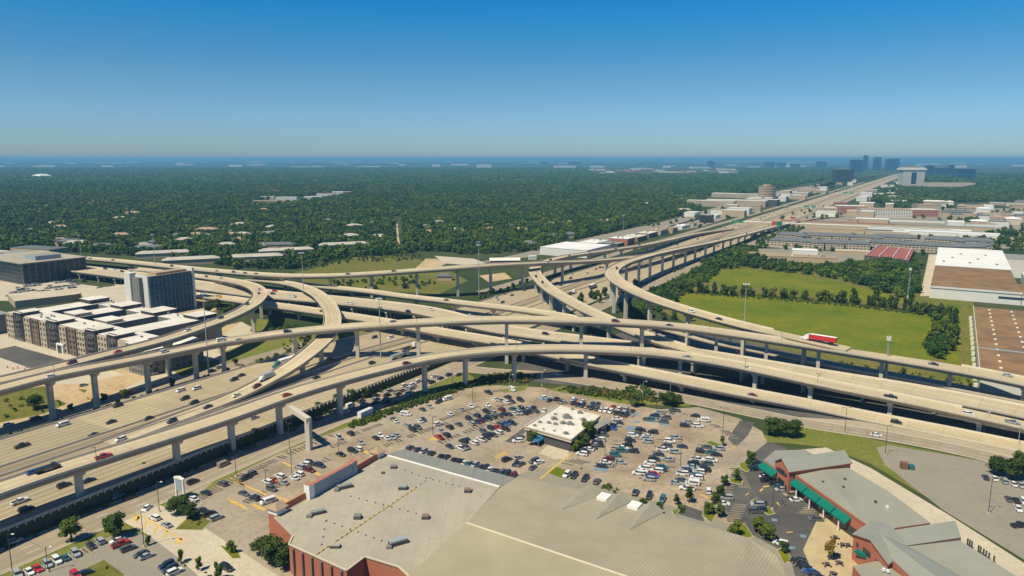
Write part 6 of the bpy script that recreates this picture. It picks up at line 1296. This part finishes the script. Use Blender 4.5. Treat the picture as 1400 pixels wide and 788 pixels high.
# overhead signs on the far freeway
def gantry(s,n0,n1,boards,label,z=6.5):
    a=SN(s,n0,main_z(s)); b_=SN(s,n1,main_z(s)); root=empty('sign_gantry',(a.x,a.y,0)); tag(root,label,'road sign'); b=MB(); b.cyl((a.x,a.y,0),(a.x,a.y,z+1),.3,.3,'steel',6); b.cyl((b_.x,b_.y,0),(b_.x,b_.y,z+1),.3,.3,'steel',6); b.cyl((a.x,a.y,z),(b_.x,b_.y,z),.25,.25,'steel',5); b.build('frame',root,world=True)
    for n_,w_,m_ in boards:
        q=SN(s,n_,0); b=MB(); b.box((q.x-1,q.y-1.2,z-1.2),(w_,.3,4.4),m_,FA-math.pi/2); b.build('sign_board',root,world=True)
gantry(1180,0,30,[(8,9,'signgreen'),(20,9,'signgreen')],'green overhead sign gantry on the far freeway, nearer one')
gantry(1700,0,84,[(52,11,'signgreen'),(68,9,'signgreen')],'green overhead sign gantry below the distant black cube')
gantry(2500,0,84,[(52,13,'signgreen'),(70,13,'signgreen')],'green overhead sign gantry farthest up the freeway')
for (x,y,t,m_,l) in ((1058,314,303,'signred','red roadside billboard beside the distant freeway'),(1065,316,303,'signgreen','green roadside billboard right of the red one'),(1084,303,297,'signred','small red billboard behind the green one')):
    if m_ not in M: M[m_]=mat('billboard_red',(0.45,0.08,0.07),0.6,0)
    g=G(x,y,0); H=(y-t)*g.y/1000; root=empty('billboard',g); tag(root,l,'billboard'); b=MB(); b.cyl((0,0,0),(0,0,H*.6),.4,.4,'steel',6); b.build('post',root); b=MB(); b.box((0,0,H*.55),(9,.6,H*.45),m_); b.build('panel',root)
# dumpster, picnic tables, bollards, kerb cones
g=G(1240,641,.05); root=empty('dumpster',g,R(-10)); tag(root,'brown box and dark green bin alone in the pale lot','dumpster'); M['brownbox']=mat('brown_crate',(0.18,0.10,0.06),.8,.1); b=MB(); b.box((-1.2,0,0),(2.4,2.2,2.6),'brownbox'); b.build('crate',root); b=MB(); b.box((1.4,-.3,0),(1.8,2.0,1.8),'paint_e',0,None,1.1); b.build('bin',root)
for zx,zy in ((495,548),(530,583),(556,585),(505,632),(516,670),(457,677),(487,722)):
    g=G(1000+zx/3.5,580+zy/3.5,.08); root=empty('picnic_table',g,rnd.uniform(0,3)); tag(root,None,'picnic table','picnic tables on the buff forecourt',None,'dark round picnic table','on the buff forecourt'); b=MB(); b.cyl((0,0,.72),(0,0,.8),.8,.8,'clad_dark',10); b.cyl((0,0,0),(0,0,.72),.1,.1,'clad_dark',6); b.build('table_top',root)
    for k in range(4): a=k*1.57; b=MB(); b.cyl((1.2*math.cos(a),1.2*math.sin(a),0),(1.2*math.cos(a),1.2*math.sin(a),.45),.28,.3,'clad_dark',6); b.build('seat',root)
for i,(zx,zy) in enumerate(((1128,570),(1138,577),(1148,584),(1180,603),(1190,610),(1204,620),(1216,630),(1230,640),(1254,655))):
    g=G(1000+zx/3.5,580+zy/3.5+4,.06); root=empty('fence_post',g); tag(root,None,'post','dark posts along the service lane',None,'short dark post','at the rear shop wing along the pale lane'); b=MB(); b.box((0,0,0),(.35,.35,2.6),'clad_dark'); b.build('post_shaft',root)
for i,(x,y) in enumerate(((10,501),(18,503),(24,502),(34,504),(36,501),(46,503),(120,544),(126,546),(130,543),(140,542),(146,544),(152,541),(160,540),(172,537),(178,535))):
    g=G(x,y+2,.07); root=empty('traffic_barrel',g); tag(root,None,'traffic barrel','orange barrels at the road works',None,'orange and white traffic barrel','at the road works under the left flyovers'); b=MB(); M.setdefault('barrelo',mat('barrel_orange',(0.6,0.12,0.02),.5,0)); b.cyl((0,0,0),(0,0,1.1),.45,.35,'barrelo',8); b.build('drum',root); b=MB(); b.cyl((0,0,.5),(0,0,.7),.425,.405,'white',8); b.build('band',root)
# stall markings: light lines and the dark stain cars leave between them
def stalls(p,q,n,head,ln,name='stall_lines',z=.068,k=1,ox=0,oy=0,stain=True):
    p=G(p[0]/k+ox,p[1]/k+oy,0); q=G(q[0]/k+ox,q[1]/k+oy,0); a=R(head); d=Vector((math.cos(a),math.sin(a),0)); t=(q-p)/n; e=Vector((-d.y,d.x,0))
    LM.append((p,t,n,d,e,ln,z,stain))
LM=[]
for a in (((485,593),(522,580),12,-52,5),((452,612),(478,602),6,-52,5),((602,575),(655,555),15,-52,5),((505,618),(560,597),14,-52,5),((560,597),(612,578),14,-52,5),((664,538),(688,533),8,-52,5),((262,690),(322,654),16,-32,5.4),((322,654),(398,620),18,-32,5.4),((398,620),(455,595),12,-40,5.4),((395,655),(450,627),12,-40,5.2),((330,690),(386,660),14,-36,5.2),((768,636),(800,630),7,-30,9),((640,566),(715,548),22,-52,5),((655,583),(735,561),22,-52,5),((680,590),(708,578),8,-50,5),((600,606),(665,580),14,-50,5),((1005,640),(1018,667),9,-10,5),((1000,652),(985,694),10,-10,5),((1115,690),(1102,702),5,-4,6),((1092,648),(1120,690),12,-4,5.5),((1052,640),(1080,672),10,10,5.5),((1012,690),(1000,715),8,-10,5),((960,575),(985,585),8,-14,5),((985,585),(1005,600),8,-14,5),((30,790),(125,750),16,-40,5)): stalls(*a)
for (x0,y0),(x1,y1) in (((872,586),(815,640)),((905,600),(880,657)),((960,607),(940,668)),((928,596),(915,640)),((844,600),(836,640)),((975,608),(952,672)),((800,552),(868,570)),((898,562),(925,566)),((935,566),(968,574))): stalls((x0,y0),(x1,y1),16,-16 if x0>800 and y1>600 else 62,5)
b=MB(); b2=MB()
for p,t,n,d,e,ln,z,st in LM:
    for i in range(n+1):
        c=p+t*i; f=e*.07; b.face([(c-d*ln/2-f)+Vector((0,0,z+.004)),(c+d*ln/2-f)+Vector((0,0,z+.004)),(c+d*ln/2+f)+Vector((0,0,z+.004)),(c-d*ln/2+f)+Vector((0,0,z+.004))],'line')
        if st and i<n and rnd.random()<.8:
            c=p+t*(i+.5); f=e*rnd.uniform(.45,.8); l2=ln*rnd.uniform(.3,.45); b2.face([(c-d*l2-f)+Vector((0,0,z)),(c+d*l2-f)+Vector((0,0,z)),(c+d*l2+f)+Vector((0,0,z)),(c-d*l2+f)+Vector((0,0,z))],'stallstain')
tag(b.build('road_markings'),'faded white stall lines on the parking lots',None,None,'structure'); tag(b2.build('pavement_stains'),'dark oil stains in the parking stalls',None,None,'structure')
# yellow hatching and arrows
b=MB()
def yq(pts,z=.075): 
    P_=[G(x,y,0) for x,y in pts]; ar=sum(P_[i].x*P_[(i+1)%len(P_)].y-P_[(i+1)%len(P_)].x*P_[i].y for i in range(len(P_)))
    if ar<0: P_.reverse()
    b.face([(p.x,p.y,z) for p in P_],'yellow')
yq([(178,707),(186,704),(192,708),(186,713)]); 
for x,y in ((197,718),(211,726),(225,732),(187,711)): yq([(x-2,y+5),(x,y+5),(x+5,y-5),(x+2,y-6)])
yq([(237,742),(248,735),(253,739),(243,744)]); yq([(192,706),(194,705),(250,738),(248,739)]); 
yq([(327,662),(330,661),(366,676),(363,678)]); yq([(371,677),(376,677),(398,686),(394,688)]); yq([(343,691),(347,689),(365,697),(360,699)]); yq([(494,617),(499,616),(508,620),(504,622)]); yq([(428,648),(434,646),(440,649),(436,651)]); yq([(385,633),(388,632),(402,638),(400,640)])
for k in range(8): yq([(311+k*3,682+k*1.3),(312+k*3,681+k*1.3),(318+k*3,688+k*1.3),(317+k*3,689+k*1.3)]); yq([(315+k*2,654+k*.9),(316+k*2,653+k*.9),(321+k*2,658+k*.9),(320+k*2,659+k*.9)]); yq([(676+k*2,624-k*.9),(677+k*2,623.5-k*.9),(680+k*2,628-k*.9),(679+k*2,628.5-k*.9)]); yq([(586+k*1.2,600-k*.2),(587+k*1.2,599.6-k*.2),(589+k*1.2,603-k*.2),(588+k*1.2,603.4-k*.2)])
for pts in ([(737,655),(739,656),(782,621),(780,620)],[(1019,677),(1023,674),(1024,675),(1020,678)],[(1038,671),(1042,668),(1044,669),(1040,673)],[(1043,665),(1053,664),(1053,665),(1044,667)],[(1061,687),(1063,687),(1068,693),(1065,692)],[(1075,728),(1084,727),(1084,728),(1076,729)],[(893,622),(899,625),(990,648),(988,650)][:0] or [(1000,614),(1006,609),(1007,610),(1001,615)],[(955,677),(957,676),(1000,690),(998,691)]): yq(pts)
tag(b.build('road_markings'),'yellow hatching, arrows and kerb paint on the lots',None,None,'structure')
# blue accessible bays
M['bluepaint']=mat('blue_bay_paint',(0.13,0.22,0.29),.8,.35,.8); b=MB()
for x,y,w_ in ((865,586,6),(852,612,5),(838,628,5),(822,640,6),(892,575,6),(908,580,4),(866,566,5),(745,545,7),(760,590,3),(870,577,3),(1059,711,2),(1098,733,2),(1083,749,2)):
    c=G(x,y,.066); a=R(-16); u=Vector((math.cos(a),math.sin(a),0)); v=Vector((-u.y,u.x,0)); h=w_*.45; b.face([c-u*h-v*h,c+u*h-v*h,c+u*h+v*h,c-u*h+v*h],'bluepaint')
tag(b.build('road_markings'),'blue painted accessible bays in the lot',None,None,'structure')
# kerbed planting islands
for i,pts in enumerate(([(963,606),(970,603),(988,609),(980,612)],[(1010,634),(1018,632),(1027,643),(1020,646),(1011,640)],[(996,656),(1006,653),(1016,658),(1014,663),(1000,661)],[(963,690),(975,686),(982,702),(972,716),(960,706)],[(1026,686),(1034,681),(1042,688),(1034,692)],[(1043,700),(1050,692),(1060,703),(1050,705)],[(918,700),(930,696),(938,686),(930,698),(922,706)],[(1000,722),(1018,716),(1030,735),(1014,740)],[(1062,752),(1074,748),(1084,768),(1072,772)],[(238,725),(252,712),(268,700),(290,714),(276,726)],[(300,746),(325,752),(330,764),(318,765)])):
    P_=[G(x,y,0) for x,y in pts]; ar=sum(P_[k].x*P_[(k+1)%len(P_)].y-P_[(k+1)%len(P_)].x*P_[k].y for k in range(len(P_)))
    if ar<0: P_.reverse()
    c=sum(P_,Vector())/len(P_); b=MB(); b.hull([Vector((p.x,p.y,-.1)) for p in P_],[Vector((p.x,p.y,.19)) for p in P_],'cream'); I=[p+(c-p).normalized()*.3 for p in P_]; b.face([(p.x,p.y,.2) for p in I],'field' if i not in (9,) else 'olive'); o=b.build('planting_island'); tag(o,'kerbed planting island in the parking lot',None,None,'structure')
# ---------------------------------------------------------------- labels
ORD=['','second ','third ','fourth ','fifth ','sixth ','seventh ','eighth ','ninth ','tenth ','eleventh ','twelfth ','thirteenth ','fourteenth ','fifteenth ','sixteenth ','seventeenth ','eighteenth ','nineteenth ','twentieth ']
T=['','','twenty','thirty','forty','fifty','sixty','seventy','eighty','ninety']; U=['','first','second','third','fourth','fifth','sixth','seventh','eighth','ninth']
def ordw(i):
    if i==0: return 'leftmost'
    if i<20: return ORD[i].strip()
    n=i+1
    if n>=100: return 'hundredth' if n==100 else 'hundred and '+ordw(n-101)
    return {2:'twentieth',3:'thirtieth',4:'fortieth',5:'fiftieth',6:'sixtieth',7:'seventieth',8:'eightieth',9:'ninetieth'}[n//10] if n%10==0 else T[n//10]+'-'+U[n%10]
from collections import defaultdict
GR=defaultdict(list)
for o,desc,zone in REG: GR[(desc,zone)].append(o)
for (desc,zone),L_ in GR.items():
    if len(L_)==1: L_[0]['label']=f'{desc} {zone}'.strip(); continue
    L_.sort(key=lambda o:PR(o.location)[0]); n=len(L_)
    for i,o in enumerate(L_):
        lab=('rightmost ' if i==n-1 else 'leftmost ' if i==0 else ordw(i)+' ')+desc+(' from left ' if 0<i<n-1 else ' ')+zone; o['label']=lab
def nw(l): return len(l.replace('-',' ').split())
for o in bpy.data.objects:
    if 'label' in o and o.get('category'):
        l=o['label']
        for a_,b_ in ((' parked ',' '),(' driving ',' '),(' waiting ',' '),('double row','row'),(' and white traffic',' traffic'),(' in the ',' in '),(' of the ',' of '),(' under the ',' under ')):
            if nw(l)>16: l=l.replace(a_,b_,1)
        o['label']=l
bad=[o['label'] for o,_,_ in REG if not 4<=len(o['label'].replace('-',' ').split())<=16]
print('BADLABELS',len(bad),bad[:12])
from collections import Counter
cc=Counter(o.get('category') for o in bpy.data.objects if o.get('category')); print(cc.most_common(12))
